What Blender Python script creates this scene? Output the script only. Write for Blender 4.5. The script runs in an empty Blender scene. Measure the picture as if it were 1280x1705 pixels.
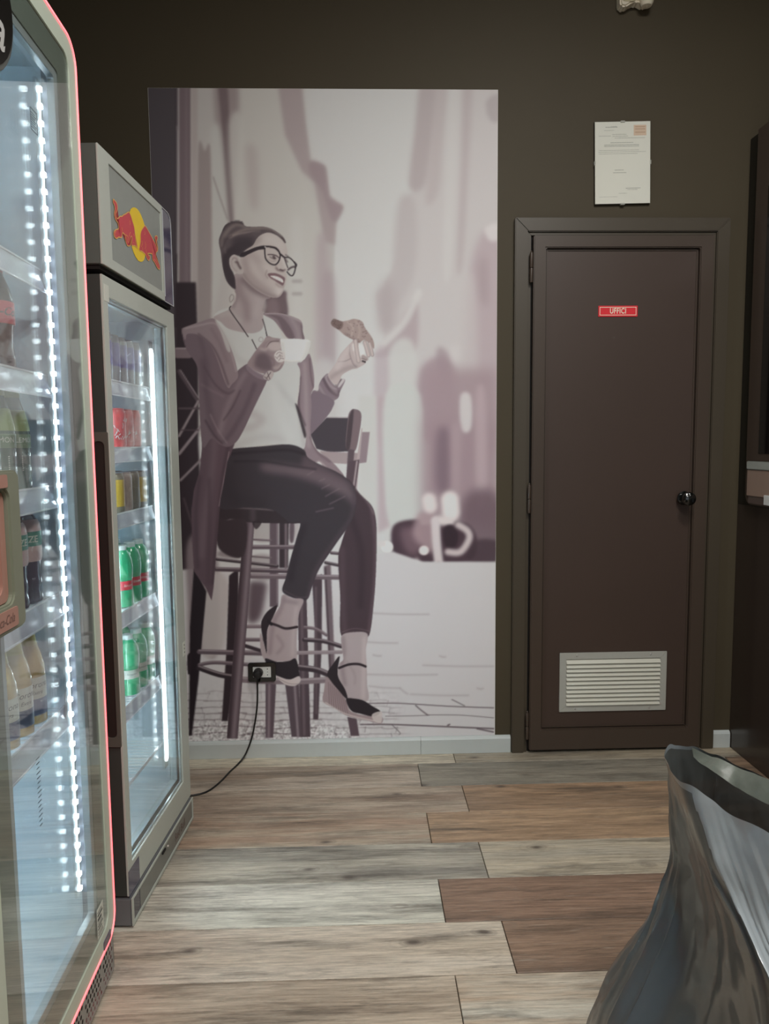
import bpy, bmesh, math, random
import numpy as np
from math import radians as R, pi, sin, cos
from mathutils import Vector, Matrix, noise

SC=bpy.context.scene; COL=SC.collection
# ---------------- camera ----------------
F_PX,PITCH,YAW,ROLL,CAM_H=1215.0,0.0932375,0.0304266,-0.00938409,1.25
fwd=Vector((sin(YAW)*cos(PITCH),cos(YAW)*cos(PITCH),-sin(PITCH)))
r0=Vector((cos(YAW),-sin(YAW),0)); u0=r0.cross(fwd)
right=r0*cos(ROLL)+u0*sin(ROLL); up=right.cross(fwd)
cd=bpy.data.cameras.new('camera'); cam=bpy.data.objects.new('camera',cd); COL.objects.link(cam)
M=Matrix((right,up,-fwd)).transposed().to_4x4(); M.translation=Vector((0,0,CAM_H)); cam.matrix_world=M
cd.sensor_fit='VERTICAL'; cd.sensor_height=24; cd.lens=24*F_PX/1705; cd.clip_start=.05
SC.camera=cam
# ---------------- world, exposure, lights ----------------
w=bpy.data.worlds.new('world'); SC.world=w; w.use_nodes=True
bg=w.node_tree.nodes['Background']; bg.inputs[0].default_value=(.84,.92,1,1); bg.inputs[1].default_value=.85
SC.view_settings.view_transform='Standard'; SC.view_settings.look='None'; SC.view_settings.exposure=0; SC.view_settings.gamma=1
SC.view_settings.use_curve_mapping=False
try:
    SC.cycles.transparent_max_bounces=48; SC.cycles.max_bounces=12; SC.cycles.glossy_bounces=6; SC.cycles.sample_clamp_indirect=30
    SC.cycles.caustics_reflective=False; SC.cycles.caustics_refractive=False; SC.cycles.use_denoising=True
except Exception: pass
CEIL=3.25
def area(name,loc,size,size_y,power,col,rot=(0,0,0)):
    l=bpy.data.lights.new(name,'AREA'); l.shape='RECTANGLE'; l.size=size; l.size_y=size_y; l.energy=power; l.color=col
    o=bpy.data.objects.new(name,l); o.location=loc; o.rotation_euler=rot; COL.objects.link(o); return o
CEIL_LAMPS=[(.85,1.0,38),(.35,-.35,34),(.75,-1.5,30)]
for i,(x,y,e) in enumerate(CEIL_LAMPS): area('ceiling_light_source',(x,y,CEIL-.07),.56,.56,e,(1,.975,.93))
# ---- MURAL PAINTER (numpy): the printed photograph on the wall, drawn shape by shape ----
MX0,MY0,MX1,MY1=246.,146.,832.,1234.
CROPS={'A':(330,350,3.966),'B':(300,720,3.1),'C':(240,140,2.1333),'D':(600,680,2.888),'H':(360,360,8.5267),'N':(400,500,5.333),'P':(0,0,1.)}
class Painter:
    def __init__(s,res=1.0):
        s.k=res; s.w=int((MX1-MX0)*res); s.h=int((MY1-MY0)*res)
        s.img=np.zeros((s.h,s.w,3),np.float32)
        s.rng=np.random.default_rng(5)
    def pts(s,crop,txt):
        ox,oy,sc=CROPS[crop]
        a=np.array([[float(v) for v in t.split(',')] for t in txt.split()])
        return (a/sc+[ox,oy]-[MX0,MY0])*s.k
    def spline(s,p,closed,n=6):
        if len(p)<3: return p
        q=np.vstack([p[-1],p,p[0],p[1]]) if closed else np.vstack([p[0],p,p[-1]])
        out=[]; t=np.linspace(0,1,n,endpoint=False)[:,None]
        for i in range(1,len(q)-2):
            a,b,c,d=q[i-1],q[i],q[i+1],q[i+2]
            out.append(.5*((2*b)+(c-a)*t+(2*a-5*b+4*c-d)*t*t+(3*b-a-3*c+d)*t**3))
        if not closed: out.append(p[-1:])
        return np.vstack(out)
    def blur(s,m,r):
        if r<=.3: return m
        n=int(np.ceil(r*2.6)); k=np.exp(-np.arange(-n,n+1)**2/(2*r*r)); k/=k.sum()
        for ax in (0,1):
            pad=[(0,0),(0,0)]; pad[ax]=(n,n); q=np.pad(m,pad,mode='edge'); o=np.zeros_like(m)
            for i,v in enumerate(k): o+=v*(q[i:i+m.shape[0]] if ax==0 else q[:,i:i+m.shape[1]])
            m=o
        return m
    def mask(s,crop,txt,b=0,smooth=True):
        p=s.pts(crop,txt)
        if smooth: p=s.spline(p,True)
        b*=s.k; S=3
        pad=b*2.6+2
        x0=max(0,int(p[:,0].min()-pad)); x1=min(s.w,int(p[:,0].max()+pad)+1)
        y0=max(0,int(p[:,1].min()-pad)); y1=min(s.h,int(p[:,1].max()+pad)+1)
        M=np.zeros((s.h,s.w),np.float32)
        if x1<=x0 or y1<=y0: return M
        W=(x1-x0)*S; H=(y1-y0)*S
        q=(p-[x0,y0])*S; yy=np.arange(H)+.5; m=np.zeros((H,W+1),np.float32)
        r=np.roll(q,-1,0)
        for (ax,ay),(bx,by) in zip(q,r):
            if ay==by: continue
            lo,hi=(ay,by) if ay<by else (by,ay)
            i0=max(0,int(np.ceil(lo-.5))); i1=min(H,int(np.ceil(hi-.5)))
            if i1<=i0: continue
            y=yy[i0:i1]; xi=np.clip(np.round(ax+(y-ay)*(bx-ax)/(by-ay)),0,W).astype(int)
            np.add.at(m,(np.arange(i0,i1),xi),1)
        m=(np.cumsum(m,1)[:,:W]%2).reshape(y1-y0,S,x1-x0,S).mean((1,3))
        M[y0:y1,x0:x1]=s.blur(m,b); return M
    def line(s,crop,txt,w,b=0,w2=None,smooth=True):
        p=s.pts(crop,txt); 
        if smooth: p=s.spline(p,False)
        w=w*s.k/2; w2=w if w2 is None else w2*s.k/2; b*=s.k
        pad=max(w,w2)+b*2.6+2
        x0=max(0,int(p[:,0].min()-pad)); x1=min(s.w,int(p[:,0].max()+pad)+1)
        y0=max(0,int(p[:,1].min()-pad)); y1=min(s.h,int(p[:,1].max()+pad)+1)
        M=np.zeros((s.h,s.w),np.float32)
        if x1<=x0 or y1<=y0: return M
        Y,X=np.mgrid[y0:y1,x0:x1]+.5
        best=np.full(X.shape,-1e9); n=len(p)-1
        for i in range(n):
            a,c=p[i],p[i+1]; d=c-a; L=d@d+1e-9
            t=np.clip(((X-a[0])*d[0]+(Y-a[1])*d[1])/L,0,1)
            dist=np.hypot(X-a[0]-t*d[0],Y-a[1]-t*d[1])
            best=np.maximum(best,(w+(w2-w)*(i+t)/n)-dist)
        M[y0:y1,x0:x1]=s.blur(np.clip(best+.5,0,1).astype(np.float32),b); return M
    def put(s,M,col,a=1.,clip=None):
        if clip is not None: M=M*clip
        M=(M*a)[...,None]; s.img=s.img*(1-M)+np.array(col,np.float32)*M
    def f(s,crop,txt,col,b=0,a=1.,clip=None,smooth=True):
        M=s.mask(crop,txt,b,smooth); s.put(M,col,a,clip); return M
    def l(s,crop,txt,w,col,b=0,a=1.,clip=None,w2=None,smooth=True):
        M=s.line(crop,txt,w,b,w2,smooth); s.put(M,col,a,clip); return M
def paint_mural(res=1.0):
    s=Painter(res); f=s.f; l=s.l
    Y,X=np.mgrid[0:s.h,0:s.w]; X=X/res+MX0; Y=Y/res+MY0
    s.img[:]=(184,182,178)
    # --- blurred street: left facade
    f('C','120,-20 555,-20 570,130 588,270 645,292 658,400 708,435 682,490 676,560 672,700 676,900 680,1250 100,1250',(168,163,158),2,smooth=False)
    f('C','330,-20 540,-20 560,160 600,330 640,560 640,1250 340,1250',(176,172,165),9)
    f('C','470,-30 556,-30 572,130 590,272 642,292 658,400 706,436 680,490 676,572 640,560 605,350 560,310 500,180',(152,139,138),3,.95,smooth=False)
    f('C','590,275 640,295 656,400 704,436 678,490 660,470 630,380 590,320',(140,124,126),3,.8)
    f('C','250,-20 330,-20 330,320 318,490 296,490 270,300',(140,128,126),4)
    f('C','262,-20 292,-20 305,180 318,480 298,480 276,160',(106,92,93),2.2)
    f('C','235,170 270,170 300,480 300,520 232,850 232,400',(174,172,166),4)
    f('C','190,250 215,238 236,262 236,860 188,860',(140,129,126),2)
    l('C','245,330 268,400 296,480',2,(132,121,119),1.2,.8)
    f('C','300,150 350,120 352,420 318,480',(180,177,170),4,.8)
    f('C','360,230 400,240 405,430 375,420',(160,150,146),5,.7)
    f('C','520,540 560,540 562,1200 525,1200',(181,178,172),6,.8)
    f('C','612,570 650,560 660,800 650,1000 610,1000',(158,144,145),5,.7)
    f('C','636,690 676,700 680,1000 640,980',(150,134,137),5,.6)
    f('C','590,1010 680,1000 690,1250 590,1250',(178,174,170),6,.8)
    for y in (700,745): l('C','530,%d 556,%d'%(y,y),6,(150,142,138),1.5,.7)
    f('C','432,745 498,735 505,760 505,830 430,822 436,790',(92,77,80),2)
    f('C','440,770 470,765 478,815 440,815',(135,118,118),3,.8)
    # left dark jamb of the print
    f('C','-10,-20 112,-20 112,1250 -10,1250',(70,64,67),.6,smooth=False)
    f('C','124,-20 166,-20 166,700 170,860 124,880',(106,92,95),1.2,smooth=False)
    l('C','114,-20 114,300 112,860',5,(62,54,58),.8)
    l('C','119,150 119,600',3,(150,142,142),1.4,.9); l('C','119,0 119,160',3,(120,110,112),1.4,.8)
    l('C','150,0 150,850',3,(128,114,116),2,.6)
    f('C','166,-20 190,-20 190,860 170,860',(160,150,146),2,smooth=False)
    f('P','292,470 326,470 330,600 330,740 345,1000 340,1234 286,1234',(48,39,43),1.5,smooth=False)
    # --- right facade
    R=f('C','985,-20 962,180 940,358 956,378 916,420 896,620 850,718 822,745 828,800 850,880 860,1250 1300,1250 1300,-20',(178,172,169),2.5,smooth=False)
    f('C','985,-20 1045,-20 1010,300 985,372 942,362 960,180',(160,149,148),4.5,.85)
    f('C','1040,-20 1080,-20 1060,200 1045,380 1000,420 1020,200',(168,158,156),4,.8)
    f('C','1135,-20 1165,-20 1150,320 1130,640 1110,640 1125,300',(164,153,152),4,.8)
    f('C','1085,-20 1120,-20 1100,520 1080,700 1060,600',(184,180,176),4,.8)
    f('C','1215,60 1262,40 1262,130 1225,125',(150,140,140),3,.6)
    f('C','1160,640 1262,560 1262,1250 1150,1250',(162,146,148),6,.85)
    f('C','1190,640 1215,620 1220,780 1190,760',(142,125,128),7,.6)
    f('C','900,430 960,420 965,640 920,760 880,780',(168,160,158),5,.8)
    f('C','845,715 880,690 890,860 840,880 825,760',(158,147,146),7,.8)
    f('C','966,770 966,935 900,960 818,965 900,860',(158,143,144),3.5,.85)
    l('C','975,740 920,850 830,940',12,(186,182,178),3,.9)
    f('C','1210,510 1262,495 1262,550 1225,555',(192,186,183),3,.9)
    f('C','870,950 960,930 975,1250 862,1250',(182,180,175),4,.9)
    f('C','820,970 862,960 866,1250 825,1250',(164,150,152),4,.7)
    f('C','985,1010 1095,990 1110,1250 980,1250',(148,129,133),5,.9)
    f('C','1122,760 1176,720 1182,1300 1128,1300',(178,171,168),6,.7)
    f('C','1085,930 1120,930 1118,985 1088,985',(186,180,177),5,.6)
    f('C','1040,940 1080,960 1085,1060 1045,1060',(142,124,128),4,.7)
    # lower street
    f('D','-10,-60 80,-60 84,560 -10,560',(180,178,172),3,smooth=False)
    f('D','82,-60 122,-60 126,470 150,560 84,600',(166,151,152),3,.9,smooth=False)
    f('D','118,-60 292,-60 298,440 270,530 200,545 130,520',(180,180,174),3)
    f('D','300,-190 660,-190 660,560 306,520',(146,127,130),9,.9,smooth=False); f('D','310,60 660,60 660,560 310,520',(142,122,126),12,.8,smooth=False)
    f('D','370,120 425,120 430,380 365,380',(112,94,101),6,.9)
    f('D','480,-60 530,-60 532,95 485,100',(184,178,175),2.5,.95)
    f('D','555,-60 600,-60 606,420 560,420',(166,148,150),4,.8)
    f('D','440,100 480,100 470,400 440,400',(156,137,140),5,.8)
    f('D','500,430 660,420 660,740 480,740',(100,82,88),7,.9)
    f('D','150,585 190,545 280,535 300,560 420,540 520,560 560,640 520,735 300,740 200,718 155,690',(66,50,57),2.2)
    f('D','540,640 660,640 660,738 520,738',(62,48,54),3,.8)
    f('D','190,590 240,570 300,600 280,700 220,690',(110,88,94),5,.8)
    f('D','285,500 360,520 350,690 290,660 250,600',(150,128,130),4,.9)
    l('D','330,440 335,470',24,(196,186,182),3); l('D','430,440 435,500',30,(198,190,186),3); l('D','385,540 430,545',16,(194,184,180),3)
    l('D','360,540 366,650 376,740',15,(188,178,176),2); l('D','376,745 376,790',7,(150,138,138),2,.8); l('D','270,730 276,775',9,(170,156,156),2.5,.8)
    f('D','400,575 440,560 468,600 460,660 420,675 400,640',(48,36,42),2)
    l('D','470,560 515,590 522,630 480,690 420,690',11,(182,170,168),2.4)
    l('D','127,665 130,666',19,(204,198,193),1); l('D','304,683 306,683',16,(200,190,187),1); l('D','95,650 110,652',10,(190,184,180),2)
    # ground
    G=f('D','-1200,800 -60,720 160,690 300,738 660,737 660,1800 -1200,1800',(183,179,177),1.5,smooth=False)
    s.img[...]-=(G*np.clip((Y-1000)/260,0,1)*6)[...,None]
    for a,b,c,d in ((60,985,330,990),(0,1120,180,1128),(60,1185,100,1190),(380,1190,410,1195),(300,1235,640,1240),(0,1278,370,1280),(40,1335,190,1345),(190,1345,228,1374),(240,1374,520,1380),(560,1345,590,1347)):
        l('D','%d,%d %d,%d %d,%d'%(a,b,(a+c)/2,(b+d)/2+3,c,d),2,(140,130,130),1.2,.6)
    for t,w in (('0,1420 180,1418 420,1432 640,1440',1.6),('265,1428 290,1450 322,1474',2),('440,1400 500,1430',1.4),('322,1474 480,1475 640,1488',1),('0,1520 150,1520 400,1530 640,1540',2.4),('420,1524 428,1520',2.6),('150,1520 190,1560 185,1568',1.2),('560,1540 638,1556',2.4),('330,1475 260,1478 120,1480',1)):
        l('D',t,w,(78,66,70),.5,.85)
    # cobbles lower left, in front of the stools
    Z=s.mask('B','40,1330 1040,1330 1120,1500 1120,1640 30,1640',6)
    rg=s.rng
    for yy,st in ((1345,.35),(1385,.5),(1420,.6),(1450,.75),(1485,.8),(1520,.9),(1556,.9)):
        x=20
        while x<1130:
            n=rg.uniform(60,150); j=rg.uniform(-7,7)
            l('B','%f,%f %f,%f %f,%f'%(x,yy+j,x+n/2,yy+j+rg.uniform(-5,5),x+n,yy+j*.4),1.8,(104,92,95),.7,st*(.9 if x<650 else .5),clip=Z)
            if rg.random()<.6: l('B','%f,%f %f,%f'%(x+n,yy,x+n+rg.uniform(-14,14),yy+28),1.4,(110,98,100),.7,st*.7,clip=Z)
            x+=n*rg.uniform(.8,1.1)
    sp=s.blur(rg.random((s.h,s.w)).astype(np.float32),1.1)-.5
    Zl=s.mask('B','40,1500 700,1500 900,1560 900,1640 30,1640',5)
    s.img+=(sp*Zl*210)[...,None]
    s.img+=((s.blur(rg.random((s.h,s.w)).astype(np.float32),2)-.5)*Z*60)[...,None]
    # --- stools behind and below
    f('B','40,560 180,560 190,1130 100,1130 50,1200 40,900',(120,106,108),3,.9)
    f('B','130,740 240,760 240,960 210,1130 110,1130',(168,160,156),3,.9)
    f('B','380,462 470,462 470,560 380,556',(160,154,150),2); f('B','560,470 615,470 590,560 560,560',(165,158,155),2)
    f('B','370,640 470,640 460,760 370,740',(150,142,140),2,.9); f('B','210,610 320,620 300,650 200,640',(130,120,120),2)
    f('B','370,770 440,778 440,830 410,960 350,970 355,800',(78,64,69),4,.95)
    dk=(44,35,39); md=(88,75,80); lt=(128,116,118)
    f('B','252,740 300,700 300,1100 245,1490 214,1490 240,1100',dk,.8,smooth=False)
    f('B','462,462 505,462 505,900 462,900',md,.8,smooth=False); f('B','510,462 560,462 556,700 510,700',(52,43,47),.8,smooth=False); l('B','545,465 545,700',4,(105,92,95),1)
    f('B','566,470 588,470 584,560 566,560',md,1); l('B','500,470 500,880',2,lt,.7,.8)
    f('B','606,860 652,860 672,1572 620,1572',(70,58,63),.5,smooth=False); l('B','626,880 640,1560',4,(98,84,88),1.4,.9)
    f('B','680,760 732,730 730,1100 712,1482 686,1482 694,1000',(66,54,59),.8,smooth=False); l('B','700,800 702,1450',3,(92,78,82),1.2)
    f('B','742,690 776,680 800,1262 772,1262',(100,86,90),1,smooth=False); l('B','748,700 775,1250',3,(66,54,58),1)
    f('B','440,1288 495,1288 480,1576 440,1576',(80,67,73),.6,smooth=False); l('B','460,1290 456,1570',4,(120,106,110),1.2)
    f('B','540,1288 612,1288 628,1572 575,1572',(76,64,69),.6,smooth=False); l('B','590,1300 608,1570',4,(120,108,112),1)
    f('B','862,1468 910,1478 924,1567 880,1567',(78,64,69),.6,smooth=False)
    f('B','70,700 135,820 92,1300 60,1565 44,1565 50,1000',(34,27,31),.8,smooth=False)
    def rung(t,w,c,hl=1):
        l('B',t,w,c,.5)
        if hl: 
            p=' '.join('%s,%f'%(q.split(',')[0],float(q.split(',')[1])-w*.9) for q in t.split()); l('B',p,w*.3,(150,138,139),.7,.8)
    rung('380,553 470,558',3,md); rung('190,655 380,676 500,690',5,(50,41,45)); rung('370,592 600,592',7,(84,71,76)); rung('185,706 560,716',7,(70,58,63))
    rung('368,742 820,748',8,(96,83,87)); rung('750,672 828,688',5,(52,43,47)); rung('780,622 832,626',5,(70,58,62)); rung('370,640 470,648',3,(90,78,80))
    rung('330,1002 440,1002',6,(104,90,94)); rung('330,1070 440,1070',6,(84,70,75)); rung('98,1132 430,1140',8,(84,72,77)); rung('600,1138 830,1134',6,(126,113,115))
    rung('640,1006 700,1015 755,1046',5,(90,76,80)); rung('640,1070 740,1078 830,1104',7,(52,42,47))
    rung('330,1100 420,1128',6,(50,41,46),0)
    rung('98,1200 180,1188 370,1200',6,(86,74,79)); rung('96,1214 200,1250 300,1266',9,(44,36,40)); rung('320,1276 560,1286 752,1278',10,(112,99,102)); rung('600,1212 700,1225 762,1248',10,(52,42,47))
    f('B','38,1150 60,1150 56,1240 38,1240',(40,32,36),.5)
    L=f('B','330,452 384,452 345,980 296,1580 240,1580 285,1000',(82,69,74),.4,smooth=False)
    l('B','368,460 325,980 275,1575',6,(122,109,113),1.8,.8,clip=L); l('B','336,470 290,1000 248,1570',5,(50,40,44),1.8,.8,clip=L)
    f('B','205,380 300,384 480,396 640,440 640,468 380,466 240,452 190,560 190,400',(48,40,43),.5)
    f('B','240,450 340,456 322,640 200,600 190,450',(52,43,46),1)
    l('B','215,386 300,388 480,400',3,(100,90,92),.8,.8); l('B','375,400 375,450',9,(76,66,70),2.5,.7)
    f('B','372,462 420,462 392,500',(40,32,35),.6,.8)
    # left chair slats
    l('P','296,588 314,588',17,(112,97,100),.8); l('P','292,580 314,580',2,(150,138,138),.7)
    l('P','298,618 330,668',6,(78,66,70),.8); l('P','300,616 330,662',1.5,(140,128,130),.6); l('P','330,668 298,726',4,(132,120,121),.8)
    l('P','336,708 298,756',5,(128,116,118),.8); l('P','340,760 300,800',4,(122,110,112),.8); l('P','298,680 334,680',3,(80,68,72),.8); l('P','300,716 330,716',2,(74,62,66),.8)
    l('P','306,830 330,905',3,(70,58,62),.8)
    # right chair
    f('A','740,1480 850,1368 1002,1370 985,1592 870,1600 780,1575',(62,55,60),.5,smooth=False); l('A','850,1368 1000,1370',1.6,(150,140,140),.6)
    f('A','1078,1465 1132,1465 1110,1665 1060,1672',(130,114,117),.5,smooth=False)
    f('A','800,1590 1060,1604 1052,1680 860,1668',(146,131,130),.6,smooth=False)
    f('A','985,1400 998,1335 1030,1313 1076,1345 1062,1480 1034,1590 975,1570',(108,92,94),.4); f('A','990,1400 1005,1340 1026,1330 1000,1570 975,1568',(62,52,56),.7,.9)
    f('A','1078,1440 1084,1440 1042,1900 1005,1900',(160,146,144),.4,smooth=False); f('A','990,1575 1032,1585 1005,1860 970,1860',(84,71,75),.5,smooth=False)
    f('B','868,150 925,140 905,290 860,240',(78,64,69),.5,smooth=False); l('B','912,150 895,275',3,(146,130,130),.6)
    # --- far leg
    FL=f('B','860,240 930,320 985,375 1006,430 1013,520 1010,700 1000,860 975,1046 930,1030 832,1050 826,850 815,650 835,560 880,400',(62,49,54),.5)
    l('B','990,400 1008,560 1002,800 975,1030',5,(92,76,80),2.4,.8,clip=FL); l('B','835,600 840,900 850,1040',8,(84,68,73),3,.6,clip=FL); l('B','880,430 935,620 930,900',9,(48,38,43),4,.7,clip=FL)
    l('B','836,1030 900,1012 975,1025',1.2,(100,84,88),.5,.8,clip=FL); l('B','905,290 960,350 1000,420',3,(110,94,97),1.4,.8,clip=FL)
    S1=f('B','836,1046 900,1030 966,1040 958,1120 962,1210 964,1300 966,1385 860,1385 846,1330 812,1256 820,1196 842,1170 832,1100',(152,139,138),.5)
    l('B','840,1060 845,1130 835,1200 850,1300',7,(126,111,111),2.4,.8,clip=S1); l('B','950,1060 945,1370',6,(170,158,155),2.4,.8,clip=S1); l('B','860,1180 900,1250 900,1300',3,(136,122,121),1.5,.7,clip=S1)
    f('B','822,1155 785,1200 760,1240 765,1280 800,1320 860,1376 852,1330 818,1270 812,1225',(38,31,35),.4)
    W=f('B','755,1262 742,1330 738,1390 800,1425 860,1462 960,1486 1034,1503 1040,1468 960,1462 880,1440 850,1374 790,1300',(136,119,119),.4)
    for i in range(9): l('B','%d,%d %d,%d'%(765+i*10,1290+i*9,770+i*12,1420+i*5),1,(92,76,78),.4,.7,clip=W)
    l('B','750,1395 860,1455 1034,1496',2.2,(176,164,160),.5,.8,clip=W)
    f('B','856,1376 900,1374 945,1384 990,1412 1032,1440 1000,1466 930,1452 880,1434',(36,30,34),.4); f('B','990,1455 1036,1440 1042,1470 1034,1500 1000,1490',(176,166,161),.5,.9)
    l('B','820,1216 870,1198 920,1196 956,1208',4,(40,32,36),.4)
    # --- right sleeve & right lapel (behind cup)
    SL=f('N','632,830 690,802 700,745 730,690 778,650 800,712 852,762 892,705 930,712 884,812 870,865 826,900 812,970 762,1040 700,1110 628,1150',(118,103,108),.4)
    l('N','740,700 790,790 860,840 880,812',5,(86,71,77),1.2,.9,clip=SL); l('N','700,760 760,860 830,890',3,(146,132,134),1.2,.8,clip=SL); l('N','640,860 700,830 760,880 810,930',4,(92,78,84),2,.7,clip=SL)
    l('N','780,655 760,690 800,760 850,790',3,(150,137,138),.9,.8,clip=SL); l('N','640,900 680,1000 700,1080',9,(92,79,86),4,.7,clip=SL); l('N','800,740 830,800 862,830',5,(138,124,126),2,.6,clip=SL)
    l('N','850,750 880,720 892,705',3,(60,48,52),.8,.9); f('N','868,760 905,700 926,712 880,772',(176,168,166),.6)
    f('A','745,1480 870,1330 890,1250 745,1215 735,1480',(110,96,102),.6)
    # --- t-shirt
    T=f('A','100,700 240,640 330,690 430,690 500,720 540,800 570,850 700,950 735,960 672,1020 668,1120 645,1290 690,1400 708,1500 704,1585 560,1545 400,1552 228,1578 330,1370 440,1130 300,1180 230,1180 200,860',(178,177,172),.5)
    l('A','480,1090 560,1200 640,1290',9,(166,164,160),3,.6,clip=T); l('A','330,1330 420,1380 360,1430 300,1440',12,(160,152,149),4,.7,clip=T); l('A','240,1560 400,1500 560,1510',10,(166,162,158),4,.6,clip=T)
    l('A','180,850 260,980 330,1010',8,(166,162,158),3,.6,clip=T); l('A','680,1380 700,1560',7,(160,154,151),3,.7,clip=T); l('A','500,1100 520,1300 600,1500',14,(184,183,178),5,.6,clip=T); l('A','280,1000 380,1100',10,(170,168,163),4,.6,clip=T)
    # right lapel / hanging front of cardigan
    CL=f('A','430,682 480,678 560,684 640,710 682,738 690,800 697,860 600,850 555,800 500,730 440,695',(124,109,112),.4)
    f('A','450,690 520,720 560,800 600,850 640,850 600,760 540,700',(98,83,87),1.2,.9,clip=CL); l('A','440,682 560,686 680,738',2,(158,145,145),.8,.9,clip=CL); l('A','610,710 650,780 665,850',7,(142,128,130),2.5,.8,clip=CL); l('A','682,760 692,850',2,(88,74,78),1,.8,clip=CL)
    LP=f('A','655,1010 700,985 735,950 760,1060 765,1160 745,1215 748,1300 742,1480 780,1580 860,1640 925,1705 960,1760 860,1740 800,1660 750,1690 690,1600 705,1560 712,1480 690,1390 655,1300 668,1180 672,1060',(126,110,113),.4)
    l('A','700,1010 710,1200 715,1400 728,1560',7,(146,131,132),2.4,.8,clip=LP); l('A','735,980 745,1100 760,1170',2.4,(96,80,85),1,.8,clip=LP); l('A','672,1100 665,1300 705,1420',3,(84,69,75),1.3,.9,clip=LP)
    l('A','745,1500 790,1600 870,1660',4,(100,84,88),1.6,.8,clip=LP); l('A','700,1600 750,1680 800,1660 860,1720',2.5,(168,154,153),1,.8,clip=LP); f('A','640,1280 660,1300 690,1390 712,1480 700,1500 672,1400',(50,41,45),.8,.9)
    # --- trousers, near leg
    NL=f('B','262,100 275,84 420,72 560,62 636,88 660,130 720,165 800,200 862,240 900,295 908,370 885,455 800,580 720,700 682,790 655,862 600,860 528,822 545,750 570,650 600,545 618,466 560,462 480,402 350,388 205,388 214,250 245,130',(52,46,50),.5)
    f('B','420,160 520,165 700,190 840,250 895,310 900,380 850,330 700,260 560,220 430,200',(102,87,91),5,.85,clip=NL); f('B','640,120 720,160 860,250 880,290 760,230 640,190',(96,80,85),4,.6,clip=NL)
    l('B','265,110 420,98 560,92 640,112',4,(38,32,36),1.6,.8,clip=NL); l('B','280,150 430,150 560,170 700,190',2.5,(34,29,33),1.5,.7,clip=NL)
    for t in ('730,290 770,270','750,330 820,290','770,370 850,330','720,250 745,240','700,410 790,390','655,220 690,200'): l('B',t,1.6,(118,102,106),.8,.6,clip=NL)
    l('B','895,330 880,440 790,570 700,710 660,850',5,(74,62,67),2.6,.7,clip=NL); l('B','640,480 600,600 570,760',8,(38,32,37),4,.7,clip=NL); l('B','240,200 260,330 420,370',18,(46,41,45),6,.6,clip=NL)
    l('B','535,815 600,848 655,850',1.2,(84,70,75),.6,.7,clip=NL)
    S2=f('B','528,838 575,855 636,864 614,930 604,1010 600,1090 596,1176 520,1182 450,1172 440,1110 450,1020 482,948 514,896',(150,136,135),.5)
    l('B','535,850 515,920 480,990 462,1140',6,(124,108,109),2.6,.8,clip=S2); l('B','600,900 585,1010 580,1150',5,(168,155,152),2.4,.7,clip=S2); l('B','500,1050 530,1100 500,1140',5,(128,112,112),2,.7,clip=S2); l('B','540,870 600,880',6,(118,104,105),2.4,.6,clip=S2)
    f('B','500,893 452,922 422,968 418,1010 430,1080 446,1140 446,1060 452,1010 480,950',(40,32,36),.4); f('B','412,1040 424,1060 444,1150 440,1180 416,1130',(150,136,135),.5)
    f('B','440,1166 500,1184 560,1180 596,1168 612,1230 612,1262 560,1275 500,1258 450,1200',(36,30,34),.4); f('B','494,1256 560,1276 612,1258 620,1285 590,1308 540,1300',(176,164,160),.4); l('B','500,1266 560,1296 610,1298',1,(120,104,104),.4,.8)
    l('B','462,984 500,996 545,1012 602,1004',4.2,(44,34,38),.4); l('B','455,975 470,990',5,(30,24,28),.6)
    # --- cardigan left: sleeve, hood, long tail
    CT=f('B','110,-60 290,-60 280,60 262,110 242,150 225,260 208,340 196,480 190,560 180,700 172,800 162,868 130,800 72,718 60,560 58,400 70,300 100,200 112,80',(84,68,74),.5,smooth=False)
    l('B','180,0 165,200 130,420 110,640',9,(104,88,93),4,.7,clip=CT); l('B','250,60 215,250 190,500 165,780',4,(60,48,53),2,.7,clip=CT); l('B','100,230 80,420 90,700',5,(60,48,53),2.4,.6,clip=CT); l('B','150,240 150,500 145,780',5,(72,57,63),2.5,.7,clip=CT)
    l('B','252,100 222,260 200,380',1.3,(146,130,132),.5,.7,clip=CT)
    AM=f('P','303,548 309,545 330,538 352,532 362,540 374,562 386,592 390,622 398,615 412,606 416,616 440,628 444,634 432,660 420,685 406,715 394,735 380,744 366,740 352,730 338,745 333,700 331,650 328,610 312,585 305,565',(102,87,92),.4)
    l('P','338,600 345,660 352,700 362,726',9,(84,69,75),4,.8,clip=AM); l('P','424,640 408,680 388,716 374,734',7,(84,70,76),2.6,.8,clip=AM); l('P','408,622 392,650 376,684 366,720',7,(126,111,114),3,.8,clip=AM)
    l('P','372,700 388,676 400,650',2,(70,56,62),1.2,.8,clip=AM); l('P','350,690 362,715 378,738',2,(136,121,124),1.2,.7,clip=AM); l('P','340,610 358,640 378,655 390,650',2.5,(76,62,68),1.4,.8,clip=AM); l('P','335,640 352,650 372,660',3,(120,105,109),1.5,.6,clip=AM)
    l('P','342,700 356,724 370,738',3,(66,53,59),1.4,.8,clip=AM); l('P','332,560 345,610 342,650',6,(88,73,79),3,.6,clip=AM)
    HD=f('P','303,549 307,545 330,537 354,530 364,540 376,560 388,590 394,612 396,628 386,640 380,646 372,630 362,600 350,575 330,558 312,556 309,566 305,560',(128,113,115),.4)
    l('P','308,547 335,541 356,538 368,552 384,586 393,618',2.5,(152,138,139),1,.8,clip=HD); l('P','330,556 352,575 366,600 380,640',3,(88,73,78),1.3,.9,clip=HD); l('P','352,548 366,572 378,602',5,(114,99,102),2,.7,clip=HD)
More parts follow.
